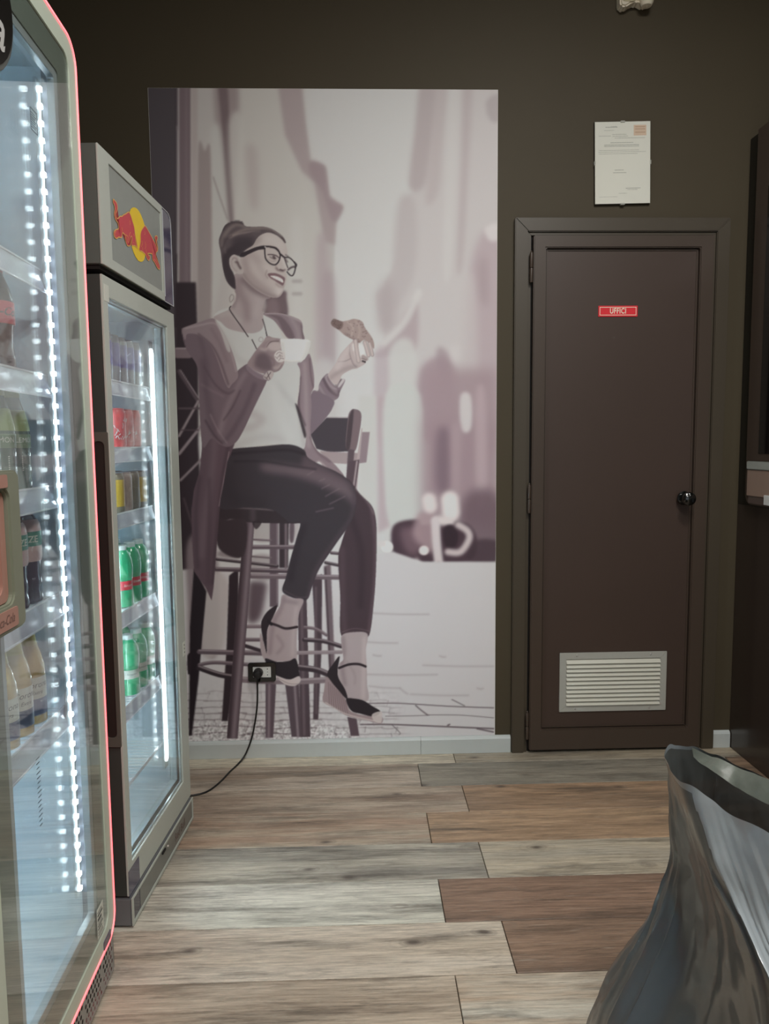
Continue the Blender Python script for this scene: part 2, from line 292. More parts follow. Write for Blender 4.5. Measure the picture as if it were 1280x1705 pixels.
    # --- neck
    NK=f('H','250,840 262,1050 272,1120 250,1200 215,1275 170,1330 60,1380 -40,1440 60,1500 180,1600 450,1660 600,1640 668,1560 664,1372 690,1250 700,1185 770,1150 700,1000 400,820',(154,142,140),.5)
    l('H','300,900 340,1100 420,1250 440,1450',13,(132,117,117),4,.85,clip=NK); l('H','560,1060 600,1200 560,1400',9,(164,153,150),4,.7,clip=NK); l('H','380,900 560,1060 760,1130',9,(108,93,94),3.5,.95,clip=NK); l('H','262,1000 290,1150 240,1290',5,(124,109,110),2,.7,clip=NK)
    l('H','60,1400 200,1380 330,1500',8,(164,157,152),3,.7,clip=NK)
    f('H','-20,1480 30,1510 130,1640 200,1900 150,1900 60,1640',(176,174,168),.6,.7)
    # --- face
    FC=f('H','340,600 370,520 430,470 540,330 640,250 740,230 850,262 930,332 978,385 1004,460 1010,520 990,560 1000,640 1010,740 985,800 1000,850 990,940 962,1012 945,1080 900,1140 840,1158 750,1142 600,1068 450,950 372,850 372,790 330,700',(172,162,156),.4)
    l('H','400,600 430,760 500,880 640,1000 760,1080',9,(142,127,125),4.5,.9,clip=FC); l('H','380,820 480,950 620,1050 760,1120 870,1140',5,(124,109,108),2.4,.9,clip=FC)
    l('H','420,520 520,560 600,640',12,(150,136,133),4,.6,clip=FC); l('H','480,420 560,360 620,320',9,(142,130,126),3.5,.7,clip=FC); l('H','700,330 820,340 900,420',14,(184,177,171),5,.7,clip=FC)
    l('H','600,700 660,800 700,900',8,(160,147,143),3.5,.6,clip=FC); l('H','700,720 780,760 830,790',5,(184,175,169),2.5,.6,clip=FC); l('H','870,1030 910,1060 880,1110',7,(186,177,171),2.5,.7,clip=FC)
    l('H','720,770 700,830 730,880',1.6,(132,115,113),.9,.7,clip=FC); l('H','985,980 960,1060 890,1140',2.5,(132,116,115),1.2,.6,clip=FC); l('H','850,960 900,1000 950,1000',3,(140,123,121),1.2,.6,clip=FC)
    l('H','940,600 970,680 990,740',4,(188,181,175),1.6,.8,clip=FC); l('H','855,735 880,765 940,778 975,760',2.6,(108,90,90),.9,.9); l('H','905,755 945,770',2,(70,54,56),.6,.9); l('H','850,700 840,740 862,770',1.8,(140,122,120),.9,.8)
    # eyes behind the lenses
    l('H','735,545 790,545 850,560 890,590',1.8,(70,56,58),.5,.95); l('H','760,575 800,600 850,600',1.3,(90,74,76),.5,.9); l('H','812,575 826,595',4,(66,54,57),.8,.9); l('H','735,610 790,640 850,630',1,(130,114,112),.6,.6)
    l('H','985,610 1010,650',2,(90,74,76),.7,.9); l('H','770,440 830,448 880,486',2.4,(88,72,72),.8,.9); l('H','985,548 1020,572',2,(96,80,80),.7,.9)
    # mouth
    f('H','728,822 800,806 870,818 940,850 975,880 968,930 944,986 880,950 820,910 770,880',(112,88,91),.5); f('H','766,848 830,846 900,870 944,905 946,946 890,920 820,892',(206,197,191),.35); l('H','770,862 830,892 900,930 946,950',1,(92,70,73),.4,.8)
    for q in ((800,850,796,876),(840,858,836,890),(880,872,874,906),(915,890,908,926)): l('H','%d,%d %d,%d'%q,.4,(150,136,132),.3,.6)
    # ear
    EA=f('H','186,640 200,580 246,546 300,566 336,630 362,700 382,760 376,812 310,818 250,786 205,720',(168,159,154),.4)
    l('H','225,620 250,590 290,610 310,670',1.6,(126,110,109),.7,.8,clip=EA); l('H','280,650 300,660 320,700 345,740',3.6,(86,70,71),1,.85,clip=EA); l('H','215,640 230,720 290,780',1.5,(146,133,130),.7,.7,clip=EA)
    # hair
    HR=f('H','42,410 38,330 72,235 125,130 210,78 300,62 370,80 415,140 540,150 660,148 760,170 850,215 930,275 972,330 984,384 930,330 850,268 740,232 640,262 575,320 520,410 430,470 370,520 340,570 250,545 195,585 184,650 200,730 238,800 262,870 272,960 270,1036 200,992 140,905 100,770 76,610 62,500',(84,74,76),.4)
    f('H','100,540 230,420 420,340 520,400 420,470 330,560 240,545 190,600 184,680 238,800 270,900 272,1036 190,980 130,880 90,720',(54,46,50),2,.9,clip=HR); f('H','240,320 400,280 540,310 500,400 360,470 240,440',(58,50,54),3,.8,clip=HR)
    l('H','120,280 200,170 300,120 420,150',5,(120,108,104),1.8,.8,clip=HR); l('H','75,420 90,300 150,210 240,140',3.5,(112,101,98),1.2,.8,clip=HR); l('H','90,200 150,120 260,80 380,100',3,(62,54,56),1.2,.8,clip=HR)
    l('H','200,290 320,220 460,180 640,170 780,190',4.5,(126,114,108),1.6,.8,clip=HR); l('H','180,300 320,250 480,225 620,210',2.5,(140,126,122),1,.7,clip=HR); l('H','430,260 560,220 720,200 830,230',2.5,(74,64,66),1.1,.7,clip=HR)
    l('H','800,200 880,250 950,300',1.6,(138,126,120),.7,.8,clip=HR); l('H','60,360 110,420 130,520',3,(98,88,88),1.2,.7,clip=HR); l('H','100,440 140,330 220,280',2,(70,60,63),1,.8,clip=HR); l('H','930,300 975,370',2.4,(76,64,64),.6,.9)
    # glasses
    f('H','330,570 360,520 430,492 560,440 668,416 692,430 690,468 600,478 500,520 430,556 380,580',(48,40,44),.3)
    l('H','690,432 760,436 840,458 892,508 906,570 880,650 830,690 760,668 705,610 690,540 688,440',2.2,(46,38,42),.3); l('H','690,428 770,432 850,455 895,510',2.4,(46,38,42),.3)
    l('H','900,530 935,560 968,585',2.8,(46,38,42),.3); l('H','970,588 1030,586 1085,630 1124,690 1118,760 1090,836 1050,838 1004,790',2.,(46,38,42),.3); l('H','960,575 1000,690 1016,730',1.6,(56,46,50),.3); l('H','1105,650 1136,690 1120,730',2.6,(46,38,42),.3)
    l('H','1020,760 1060,730 1110,715',3,(70,58,62),.6,.9); l('H','690,432 704,446',1.6,(190,184,180),.3)
    # necklace, earring
    l('H','205,1280 188,1320 250,1420 350,1560 452,1710',1.5,(40,30,33),.3); l('A','355,855 385,916',1.4,(40,30,33),.3); l('H','658,1462 690,1570 722,1710',1.3,(44,34,37),.3); l('A','448,810 455,836',1.2,(44,34,37),.3)
    l('H','215,1110 190,1160 200,1220 240,1180 245,1130 215,1110',1,(110,98,96),.4,.8); l('A','400,850 412,838 428,850 420,868 402,864 400,850',1,(140,130,127),.4,.8); l('H','235,1080 272,1100 268,1190 220,1260',1.2,(188,180,174),.5,.8)
    f('H','700,1190 770,1165 880,1165 935,1130 975,1060 985,1240 990,1372 860,1360 668,1362 680,1270',(108,92,94),1.4,.55)
    # --- left hand, cup
    HN=f('N','62,572 100,500 148,432 200,370 240,318 290,332 366,348 372,400 366,450 392,490 388,560 352,618 300,636 262,626 210,652 120,620',(134,118,118),.4)
    f('N','128,540 150,480 210,462 262,500 286,580 290,620 210,628 130,590',(92,78,82),3,.9,clip=HN); f('N','236,398 290,366 350,372 372,420 330,450 262,440',(170,157,153),1.6,.9,clip=HN); l('N','170,400 230,345 300,345',5,(150,135,133),1.8,.8,clip=HN)
    l('N','232,418 270,370 340,364',1.2,(80,64,66),.5,.9,clip=HN); l('N','260,500 300,540 290,610',2,(110,94,95),1,.8,clip=HN); l('N','300,600 350,590 380,540',5,(158,144,141),1.6,.8,clip=HN); l('N','180,430 220,440 240,420',4,(164,150,147),1.6,.8,clip=HN); l('N','270,640 330,625 372,570',1.2,(96,80,82),.5,.7)
    CF=f('N','58,570 120,620 205,660 212,640 262,628 290,650 262,706 235,712 150,690 60,620',(118,103,108),.4)
    l('N','70,575 130,625 210,668',1.6,(154,140,142),.6,.8,clip=CF); f('N','205,690 232,640 262,625 295,640 290,675 262,708',(166,156,152),.4)
    for q in ((240,640,262,700),(270,640,235,690),(215,680,240,700)): l('N','%d,%d %d,%d'%q,1.3,(84,70,72),.4,.9)
    CU=f('N','352,346 480,340 600,350 622,362 620,400 605,455 572,520 540,550 460,556 392,548 384,500 366,440',(198,196,190),.35,smooth=False)
    l('N','610,360 600,440 560,530',7,(180,177,172),3,.8,clip=CU); l('N','390,545 460,552 540,546',2.6,(166,162,158),1,.8,clip=CU); l('N','375,352 480,346 610,358',2,(208,206,200),.8,.8,clip=CU); l('N','400,530 540,535',1,(186,183,178),.5,.7,clip=CU); l('N','372,380 385,480',5,(178,174,169),2,.7,clip=CU)
    FR=f('N','300,490 318,458 350,444 385,460 400,495 392,535 350,552 318,535',(186,179,174),.35)
    for q in ('320,480 345,460 372,475','330,510 350,490 375,500','340,535 360,515 385,520','350,480 355,510','310,500 330,520'): l('N',q,1.2,(128,112,110),.4,.8,clip=FR)
    # --- right hand, croissant
    RH=f('N','778,664 812,610 846,560 880,490 930,430 985,372 1012,345 1040,350 1052,420 1062,500 1110,520 1110,560 1040,602 985,615 905,662 885,712 852,752 806,716',(168,155,151),.4)
    l('N','800,690 870,640 960,600 1030,590',6,(142,127,125),2.6,.8,clip=RH); l('N','870,545 930,540 975,520',1.2,(120,103,103),.5,.8,clip=RH); l('N','975,400 970,470 1000,560 1030,590',1.6,(124,108,108),.7,.85,clip=RH); l('N','1005,380 1010,460 1040,540',1.3,(196,187,182),.6,.8,clip=RH); l('N','860,600 930,470 990,400',8,(182,170,166),3,.7,clip=RH)
    CR=f('N','804,205 812,180 834,164 900,186 960,178 1012,165 1080,188 1108,245 1168,330 1188,390 1184,430 1150,390 1100,352 1050,380 1000,350 930,312 870,262 822,232',(146,128,122),.4)
    f('N','800,200 832,160 905,190 905,240 870,262 820,235',(104,86,82),.8,.9,clip=CR); l('N','950,190 1000,240 980,330',2.4,(176,160,152),1.2,.7,clip=CR); l('N','1020,180 1060,260 1040,360',3,(170,154,146),1.4,.6,clip=CR); l('N','930,300 1000,345 1060,370',4,(122,104,100),1.6,.7,clip=CR)
    for i in range(55):
        x,y=rg.uniform(950,1180),rg.uniform(170,420); l('N','%f,%f %f,%f'%(x,y,x+4,y+4),.9,(84,66,64),.3,.7,clip=CR)
    for i in range(22):
        x,y=rg.uniform(805,900),rg.uniform(170,255); l('N','%f,%f %f,%f'%(x,y,x+4,y+3),.9,(70,54,52),.3,.7,clip=CR)
    l('N','1006,395 1010,440',4,(206,200,194),.9,.8); f('N','1045,400 1090,400 1105,450 1090,490 1060,480',(205,199,192),1,.8)
    for t,w in (('1022,360 1032,440 1050,540',6.6),('1104,372 1122,430 1138,490',6.2),('1146,382 1160,430 1172,486',5.4)):
        l('N',t,w,(130,114,112),.5); l('N',t,w-1.6,(176,163,158),.6)
    l('N','1090,500 1120,520',6,(150,135,132),.7); l('N','1085,540 1108,548',2.6,(40,32,34),.4); l('N','1080,515 1120,530',1.4,(110,96,92),.4)
    return np.clip(s.img,0,255)

# ---------------- helpers ----------------
def lin(c):
    return tuple(((v/255)/12.92 if v/255<=.04045 else ((v/255+.055)/1.055)**2.4) for v in c)
def tagit(o,label=None,cat=None,group=None,kind=None):
    if label:o['label']=label
    if cat:o['category']=cat
    if group:o['group']=group
    if kind:o['kind']=kind
    return o
MATS={}
def mat(name,col,rough=.5,metal=0,coat=0,noise_amt=.05,nscale=30,bump=0,emis=None,es=0,alpha=1,trans=0,spec=.5,srgb=True):
    if name in MATS: return MATS[name]
    m=bpy.data.materials.new(name); m.use_nodes=True; nt=m.node_tree; N=nt.nodes; L=nt.links; b=N['Principled BSDF']
    c=lin(col) if srgb else col
    b.inputs['Roughness'].default_value=rough; b.inputs['Metallic'].default_value=metal
    b.inputs['Coat Weight'].default_value=coat; b.inputs['Coat Roughness'].default_value=.08; b.inputs['Specular IOR Level'].default_value=spec
    tc=N.new('ShaderNodeTexCoord'); nz=N.new('ShaderNodeTexNoise'); nz.inputs['Scale'].default_value=nscale; nz.inputs['Detail'].default_value=4
    L.new(tc.outputs['Object'],nz.inputs['Vector'])
    mx=N.new('ShaderNodeMix'); mx.data_type='RGBA'; L.new(nz.outputs['Fac'],mx.inputs['Factor'])
    mx.inputs['A'].default_value=(*[v*(1-noise_amt) for v in c],1); mx.inputs['B'].default_value=(*[min(1,v*(1+noise_amt)) for v in c],1)
    L.new(mx.outputs['Result'],b.inputs['Base Color'])
    if bump:
        bp=N.new('ShaderNodeBump'); bp.inputs['Strength'].default_value=bump; bp.inputs['Distance'].default_value=.01; L.new(nz.outputs['Fac'],bp.inputs['Height']); L.new(bp.outputs['Normal'],b.inputs['Normal'])
    if emis: b.inputs['Emission Color'].default_value=(*lin(emis),1); b.inputs['Emission Strength'].default_value=es
    b.inputs['Alpha'].default_value=alpha; b.inputs['Transmission Weight'].default_value=trans
    MATS[name]=m; return m
def glass_mat(name,tint=(1,1,1),refl=1.,base=.04,cloud=0):
    m=bpy.data.materials.new(name); m.use_nodes=True; nt=m.node_tree; N=nt.nodes; L=nt.links
    N.remove(N['Principled BSDF']); out=N['Material Output']
    g=N.new('ShaderNodeNewGeometry'); d=N.new('ShaderNodeVectorMath'); d.operation='DOT_PRODUCT'; L.new(g.outputs['Incoming'],d.inputs[0]); L.new(g.outputs['Normal'],d.inputs[1])
    def mth(op,a,b=None):
        n=N.new('ShaderNodeMath'); n.operation=op
        for i,v in enumerate((a,b)):
            if v is None: continue
            if isinstance(v,(int,float)): n.inputs[i].default_value=v
            else: L.new(v,n.inputs[i])
        return n.outputs[0]
    f=mth('POWER',mth('SUBTRACT',1,mth('ABSOLUTE',d.outputs['Value'])),5); f=mth('ADD',mth('MULTIPLY',f,(1-base)*refl),base*refl)
    t=N.new('ShaderNodeBsdfTransparent'); t.inputs[0].default_value=(*tint,1)
    gl=N.new('ShaderNodeBsdfGlossy'); gl.inputs['Roughness'].default_value=0; gl.inputs['Color'].default_value=(1,1,1,1)
    mx=N.new('ShaderNodeMixShader'); L.new(f,mx.inputs[0]); L.new(t.outputs[0],mx.inputs[1]); L.new(gl.outputs[0],mx.inputs[2]); L.new(mx.outputs[0],out.inputs[0])
    return m
def emit_mat(name,col,s):
    m=bpy.data.materials.new(name); m.use_nodes=True; N=m.node_tree.nodes; b=N['Principled BSDF']
    b.inputs['Base Color'].default_value=(.6,.6,.6,1); b.inputs['Emission Color'].default_value=(*col,1); b.inputs['Emission Strength'].default_value=s; return m

class MB:
    """collects shapes into one mesh"""
    def __init__(s): s.v=[]; s.f=[]; s.m=[]
    def add(s,vs,fs,mi=0):
        n=len(s.v); s.v+= [tuple(v) for v in vs]; s.f+=[tuple(i+n for i in f) for f in fs]; s.m+=[mi]*len(fs); return s
    def box(s,a,b,mi=0):
        x0,y0,z0=a; x1,y1,z1=b
        return s.add([(x0,y0,z0),(x1,y0,z0),(x1,y1,z0),(x0,y1,z0),(x0,y0,z1),(x1,y0,z1),(x1,y1,z1),(x0,y1,z1)],
                     [(0,3,2,1),(4,5,6,7),(0,1,5,4),(1,2,6,5),(2,3,7,6),(3,0,4,7)],mi)
    def prism(s,pts,fn,d0,d1,mi=0):
        """pts 2D loop (ccw), fn(a,b,d)->xyz"""
        n=len(pts); vs=[fn(a,b,d0) for a,b in pts]+[fn(a,b,d1) for a,b in pts]
        return s.add(vs,[tuple(range(n-1,-1,-1)),tuple(range(n,2*n))]+[(i,(i+1)%n,n+(i+1)%n,n+i) for i in range(n)],mi)
    def ring(s,outer,inner,fn,d0,d1,mi=0):
        n=len(outer); vs=[fn(a,b,d) for d in (d0,d1) for L_ in (outer,inner) for a,b in L_]
        fs=[]
        for i in range(n):
            j=(i+1)%n
            fs+=[(i,n+i,n+j,j),(2*n+i,2*n+j,3*n+j,3*n+i),(i,j,2*n+j,2*n+i),(n+i,3*n+i,3*n+j,n+j)]
        return s.add(vs,fs,mi)
    def lathe(s,prof,seg=20,c=(0,0,0),ax='z',mi=0,mif=None):
        vs=[];fs=[];ms=[]
        for (r,h) in prof:
            for k in range(seg):
                t=2*pi*k/seg; p=(r*cos(t),r*sin(t),h)
                if ax=='y': p=(p[0],p[2],p[1])
                if ax=='x': p=(p[2],p[0],p[1])
                vs.append((p[0]+c[0],p[1]+c[1],p[2]+c[2]))
        n0=len(s.v); s.v+=vs
        for i in range(len(prof)-1):
            for k in range(seg):
                a=i*seg+k;b=i*seg+(k+1)%seg; s.f.append((n0+a,n0+b,n0+b+seg,n0+a+seg)); s.m.append(mif(prof[i][1],prof[i+1][1]) if mif else mi)
        for i,rev in ((0,True),(len(prof)-1,False)):
            q=[n0+i*seg+k for k in range(seg)]; s.f.append(tuple(q[::-1] if rev else q)); s.m.append(mi)
        return s
    def tube(s,pts,r,seg=8,mi=0):
        pts=[Vector(p) for p in pts]; vs=[];fs=[]
        rr=r if isinstance(r,(list,tuple)) else [r]*len(pts)
        for i,p in enumerate(pts):
            t=(pts[min(i+1,len(pts)-1)]-pts[max(i-1,0)]).normalized()
            a=t.cross(Vector((0,0,1))); a=a.normalized() if a.length>.05 else t.cross(Vector((0,1,0))).normalized(); b=t.cross(a)
            for k in range(seg): vs.append(p+(a*cos(2*pi*k/seg)+b*sin(2*pi*k/seg))*rr[i])
        for i in range(len(pts)-1):
            for k in range(seg): fs.append((i*seg+k,i*seg+(k+1)%seg,(i+1)*seg+(k+1)%seg,(i+1)*seg+k))
        fs+=[tuple(range(seg))[::-1],tuple((len(pts)-1)*seg+k for k in range(seg))]
        return s.add(vs,fs,mi)
    def build(s,name,mats,parent=None,bevel=0,smooth=False,label=None,seg=2):
        me=bpy.data.meshes.new(name); me.from_pydata(s.v,[],s.f)
        mats=mats if isinstance(mats,(list,tuple)) else [mats]
        for m in mats: me.materials.append(m)
        me.polygons.foreach_set('material_index',s.m)
        bm=bmesh.new(); bm.from_mesh(me); bmesh.ops.recalc_face_normals(bm,faces=bm.faces)
        if bevel: bmesh.ops.bevel(bm,geom=[e for e in bm.edges if len(e.link_faces)==2 and e.calc_face_angle(0)>.6],offset=bevel,segments=seg,affect='EDGES',clamp_overlap=True)
        bm.to_mesh(me); bm.free()
        if smooth:
            me.polygons.foreach_set('use_smooth',[True]*len(me.polygons)); me.update()
            try: me.set_sharp_from_angle(angle=R(40))
            except Exception: pass
        o=bpy.data.objects.new(name,me); COL.objects.link(o)
        if parent: o.parent=parent
        if label:o['label']=label
        return o
def empty(name,loc=(0,0,0),rz=0,**k):
    o=bpy.data.objects.new(name,None); o.empty_display_size=.05; o.location=loc; o.rotation_euler=(0,0,rz); COL.objects.link(o); tagit(o,**k); return o
def rrect(x0,y0,x1,y1,r,n=6):
    r=max(r,1e-5); out=[]
    for cx,cy,a in ((x1-r,y0+r,-90),(x1-r,y1-r,0),(x0+r,y1-r,90),(x0+r,y0+r,180)):
        for k in range(n+1):
            t=R(a+90*k/n); out.append((cx+r*cos(t),cy+r*sin(t)))
    return out
YZ=lambda a,b,d:(d,a,b)     # loop in (y,z), depth x
XZ=lambda a,b,d:(a,d,b)     # loop in (x,z), depth y
def text_geo(txt,size,shear=0,offset=0,spacing=1):
    c=bpy.data.curves.new('t','FONT'); c.body=txt; c.size=size; c.shear=shear; c.offset=offset; c.align_x='CENTER'; c.align_y='CENTER'; c.space_character=spacing; c.resolution_u=3
    o=bpy.data.objects.new('t',c); COL.objects.link(o); bpy.context.view_layer.update()
    me=bpy.data.meshes.new_from_object(o.evaluated_get(bpy.context.evaluated_depsgraph_get()))
    vs=[tuple(v.co) for v in me.vertices]; fs=[tuple(p.vertices) for p in me.polygons]
    bpy.data.objects.remove(o); bpy.data.curves.remove(c); bpy.data.meshes.remove(me); return vs,fs
def text_on(mb,txt,size,fn,mi=0,**k):
    vs,fs=text_geo(txt,size,**k); mb.add([fn(x,y) for x,y,_ in vs],fs,mi)
def ribbon(mb,pts,w,fn,mi=0,n=6,w2=None):
    """flat printed stroke through 2D points"""
    p=[Vector(q) for q in pts]; q=[]
    P=[p[0]]+p+[p[-1]]
    for i in range(1,len(P)-2):
        a,b,c,d=P[i-1:i+3]
        for k in range(n):
            t=k/n; q.append(.5*((2*b)+(c-a)*t+(2*a-5*b+4*c-d)*t*t+(3*b-a-3*c+d)*t**3))
    q.append(p[-1]); w2=w if w2 is None else w2; vs=[]
    for i,a in enumerate(q):
        t=(q[min(i+1,len(q)-1)]-q[max(i-1,0)]); t=t.normalized() if t.length>0 else Vector((1,0)); nn=Vector((-t.y,t.x)); ww=(w+(w2-w)*i/(len(q)-1))/2
        vs+=[fn(*(a+nn*ww)),fn(*(a-nn*ww))]
    mb.add(vs,[(2*i,2*i+1,2*i+3,2*i+2) for i in range(len(q)-1)],mi)
def ray(px,py): return fwd+right*((px-640)/F_PX)-up*((py-852.5)/F_PX)

# ---------------- room ----------------
D=2.85; XL=-1.32; XR=1.56; YF=-2.6
m_wall=mat('dark olive paint',(76,68,53),.6,noise_amt=.10,nscale=2.2,bump=.02,spec=.25)
def struct(mb,name,m,**k):
    o=mb.build(name,m,**k); o['kind']='structure'; return o
struct(MB().box((XL-.1,D,-.05),(XR+.1,D+.12,CEIL)),'wall_back',m_wall)
struct(MB().box((XL-.12,YF,-.05),(XL,D,CEIL)),'wall_left',m_wall)
struct(MB().box((XR,YF,-.05),(XR+.12,D,CEIL)),'wall_right',m_wall)
m_ceil=mat('ceiling paint',(150,146,138),.8)
struct(MB().box((XL-.12,YF-.1,CEIL),(XR+.12,D+.12,CEIL+.1)),'ceiling',m_ceil)
fr=MB(); fr.box((XL-.12,YF-.1,2.75),(XR+.12,YF,CEIL)); fr.box((XL-.12,YF-.1,-.05),(XL+.15,YF,2.75)); fr.box((XR-.15,YF-.1,-.05),(XR+.12,YF,2.75))
struct(fr,'wall_front',m_wall)
m_fixt=mat('lamp white',(225,225,220),.5); 
for x,y,e in CEIL_LAMPS:
    L_=empty('ceiling_light',(x,y,CEIL),label='square white ceiling lamp panel at x %s outside the picture'%x if 0 else {(.85,1.0):'square white ceiling lamp nearest the door',(.35,-.35):'square white ceiling lamp in the middle of the room',(.75,-1.5):'square white ceiling lamp nearest the shopfront'}[(x,y)],cat='lamp',group='ceiling lamps')
    MB().ring(rrect(-.32,-.32,.32,.32,.02),rrect(-.29,-.29,.29,.29,.01),lambda a,b,d:(a,b,d),-.06,0).build('lamp_frame',m_fixt,L_)
# floor sub-base and planks
def plank_mat():
    m=bpy.data.materials.new('weathered plank'); m.use_nodes=True; nt=m.node_tree; N=nt.nodes; L=nt.links; b=N['Principled BSDF']
    def nd(t,**k):
        n=N.new(t)
        for a,v in k.items(): setattr(n,a,v)
        return n
    tc=nd('ShaderNodeTexCoord'); at=nd('ShaderNodeAttribute',attribute_type='OBJECT',attribute_name='seed'); tn=nd('ShaderNodeAttribute',attribute_type='OBJECT',attribute_name='tone'); t2=nd('ShaderNodeAttribute',attribute_type='OBJECT',attribute_name='tone_dark')
    add=nd('ShaderNodeVectorMath',operation='ADD'); L.new(tc.outputs['Object'],add.inputs[0]); L.new(at.outputs['Vector'],add.inputs[1])
    # warp
    nw=nd('ShaderNodeTexNoise'); nw.inputs['Scale'].default_value=3.0; nw.inputs['Detail'].default_value=3; L.new(add.outputs[0],nw.inputs['Vector'])
    wv=nd('ShaderNodeVectorMath',operation='SCALE'); wv.inputs['Scale'].default_value=.045; L.new(nw.outputs['Color'],wv.inputs[0])
    a2=nd('ShaderNodeVectorMath',operation='ADD'); L.new(add.outputs[0],a2.inputs[0]); L.new(wv.outputs[0],a2.inputs[1])
    wv3=nd('ShaderNodeVectorMath',operation='SCALE'); wv3.inputs['Scale'].default_value=.010; L.new(nw.outputs['Color'],wv3.inputs[0])
    a3=nd('ShaderNodeVectorMath',operation='ADD'); L.new(add.outputs[0],a3.inputs[0]); L.new(wv3.outputs[0],a3.inputs[1])
    def streak(sx,sy,det,rough=.6,src=None):
        mp=nd('ShaderNodeMapping'); mp.inputs['Scale'].default_value=(sx,sy,1); L.new((src or a2).outputs[0],mp.inputs[0])
        n=nd('ShaderNodeTexNoise'); n.inputs['Scale'].default_value=1; n.inputs['Detail'].default_value=det; n.inputs['Roughness'].default_value=rough; L.new(mp.outputs[0],n.inputs['Vector']); return n.outputs['Fac']
    def ramp(src,p0,p1,c0=(0,0,0,1),c1=(1,1,1,1)):
        r=nd('ShaderNodeValToRGB'); L.new(src,r.inputs[0]); r.color_ramp.elements[0].position=p0; r.color_ramp.elements[1].position=p1; r.color_ramp.elements[0].color=c0; r.color_ramp.elements[1].color=c1; return r.outputs[0]
    def mix(f,a,bb,bt='MIX'):
        n=nd('ShaderNodeMix',data_type='RGBA',blend_type=bt)
        for k,v in (('Factor',f),('A',a),('B',bb)):
            if isinstance(v,(int,float)): n.inputs[k].default_value=v
            elif isinstance(v,tuple): n.inputs[k].default_value=v
            else: L.new(v,n.inputs[k])
        return n.outputs['Result']
    big=ramp(streak(.9,11,4,.65),.40,.62); blotch=ramp(streak(1.9,17,6,.72),.50,.70); blotch2=ramp(streak(3.5,9,6,.75),.54,.70)
    fine=ramp(streak(7,150,6,.8,a3),.34,.66); line=ramp(streak(3,80,5,.85,a3),.585,.65); fleck=ramp(streak(9,190,3,.8,a3),.60,.72)
    base=mix(big,tn.outputs['Color'],t2.outputs['Color'])
    c=mix(blotch,base,mix(.72,base,(.075,.062,.05,1)))
    c=mix(blotch2,c,mix(.35,c,(.12,.115,.10,1)))
    c=mix(.75,c,mix(1.,c,mix(fine,(.45,.43,.40,1),(1.3,1.29,1.27,1)),'MULTIPLY'))
    c=mix(line,c,mix(.55,c,(.05,.042,.035,1)))
    c=mix(fleck,c,mix(.30,c,(.66,.62,.54,1)))
    # knots
    mp=nd('ShaderNodeMapping'); mp.inputs['Scale'].default_value=(4.2,8.5,1); L.new(a2.outputs[0],mp.inputs[0])
    vo=nd('ShaderNodeTexVoronoi'); vo.inputs['Scale'].default_value=1; vo.inputs['Randomness'].default_value=1; L.new(mp.outputs[0],vo.inputs['Vector'])
    kn=ramp(vo.outputs['Distance'],.04,.12,(1,1,1,1),(0,0,0,1)); 
    wvn=nd('ShaderNodeMath',operation='MULTIPLY'); wvn.inputs[1].default_value=60; L.new(vo.outputs['Distance'],wvn.inputs[0]); sn=nd('ShaderNodeMath',operation='SINE'); L.new(wvn.outputs[0],sn.inputs[0])
    halo=ramp(vo.outputs['Distance'],.08,.30,(1,1,1,1),(0,0,0,1)); rg=mix(1.,halo,ramp(sn.outputs[0],.3,.8),'MULTIPLY')
    c=mix(rg,c,mix(.35,c,(.2,.16,.13,1)));  c=mix(kn,c,mix(.8,c,(.08,.06,.05,1)))
    L.new(c,b.inputs['Base Color'])
    ro=nd('ShaderNodeMath',operation='MULTIPLY_ADD'); L.new(fine,ro.inputs[0]); ro.inputs[1].default_value=-.10; ro.inputs[2].default_value=.50; L.new(ro.outputs[0],b.inputs['Roughness'])
    bp=nd('ShaderNodeBump'); bp.inputs['Strength'].default_value=.25; bp.inputs['Distance'].default_value=.002; L.new(fine,bp.inputs['Height']); L.new(bp.outputs[0],b.inputs['Normal'])
    return m
m_plank=plank_mat()
floor=struct(MB().box((XL-.12,YF-.1,-.06),(XR+.12,D+.05,-.014)),'floor',mat('plank joint dark',(52,44,38),.8))
KNOWN={(0,0):((196,188,170),(178,168,150)),(0,1):((158,146,126),(150,142,128)),(1,0):((172,160,146),(140,124,108)),(1,1):((140,134,122),(124,120,110)),(2,0):((166,152,136),(138,118,102)),(2,1):((156,130,106),(132,112,94)),
 (3,0):((152,130,112),(172,164,148)),(3,1):((166,140,114),(150,126,104)),(4,0):((172,166,152),(134,130,122)),(4,1):((172,162,144),(160,154,142)),(5,0):((182,180,168),(194,190,178)),(5,1):((134,110,94),(108,90,78)),
 (6,0):((178,166,150),(198,188,174)),(6,1):((116,96,82),(144,120,102)),(7,0):((186,174,158),(158,144,128)),(7,1):((168,146,124),(190,186,174))}
rnd=random.Random(11); PW=.191; PL=1.22; row=0; y1=D+.02
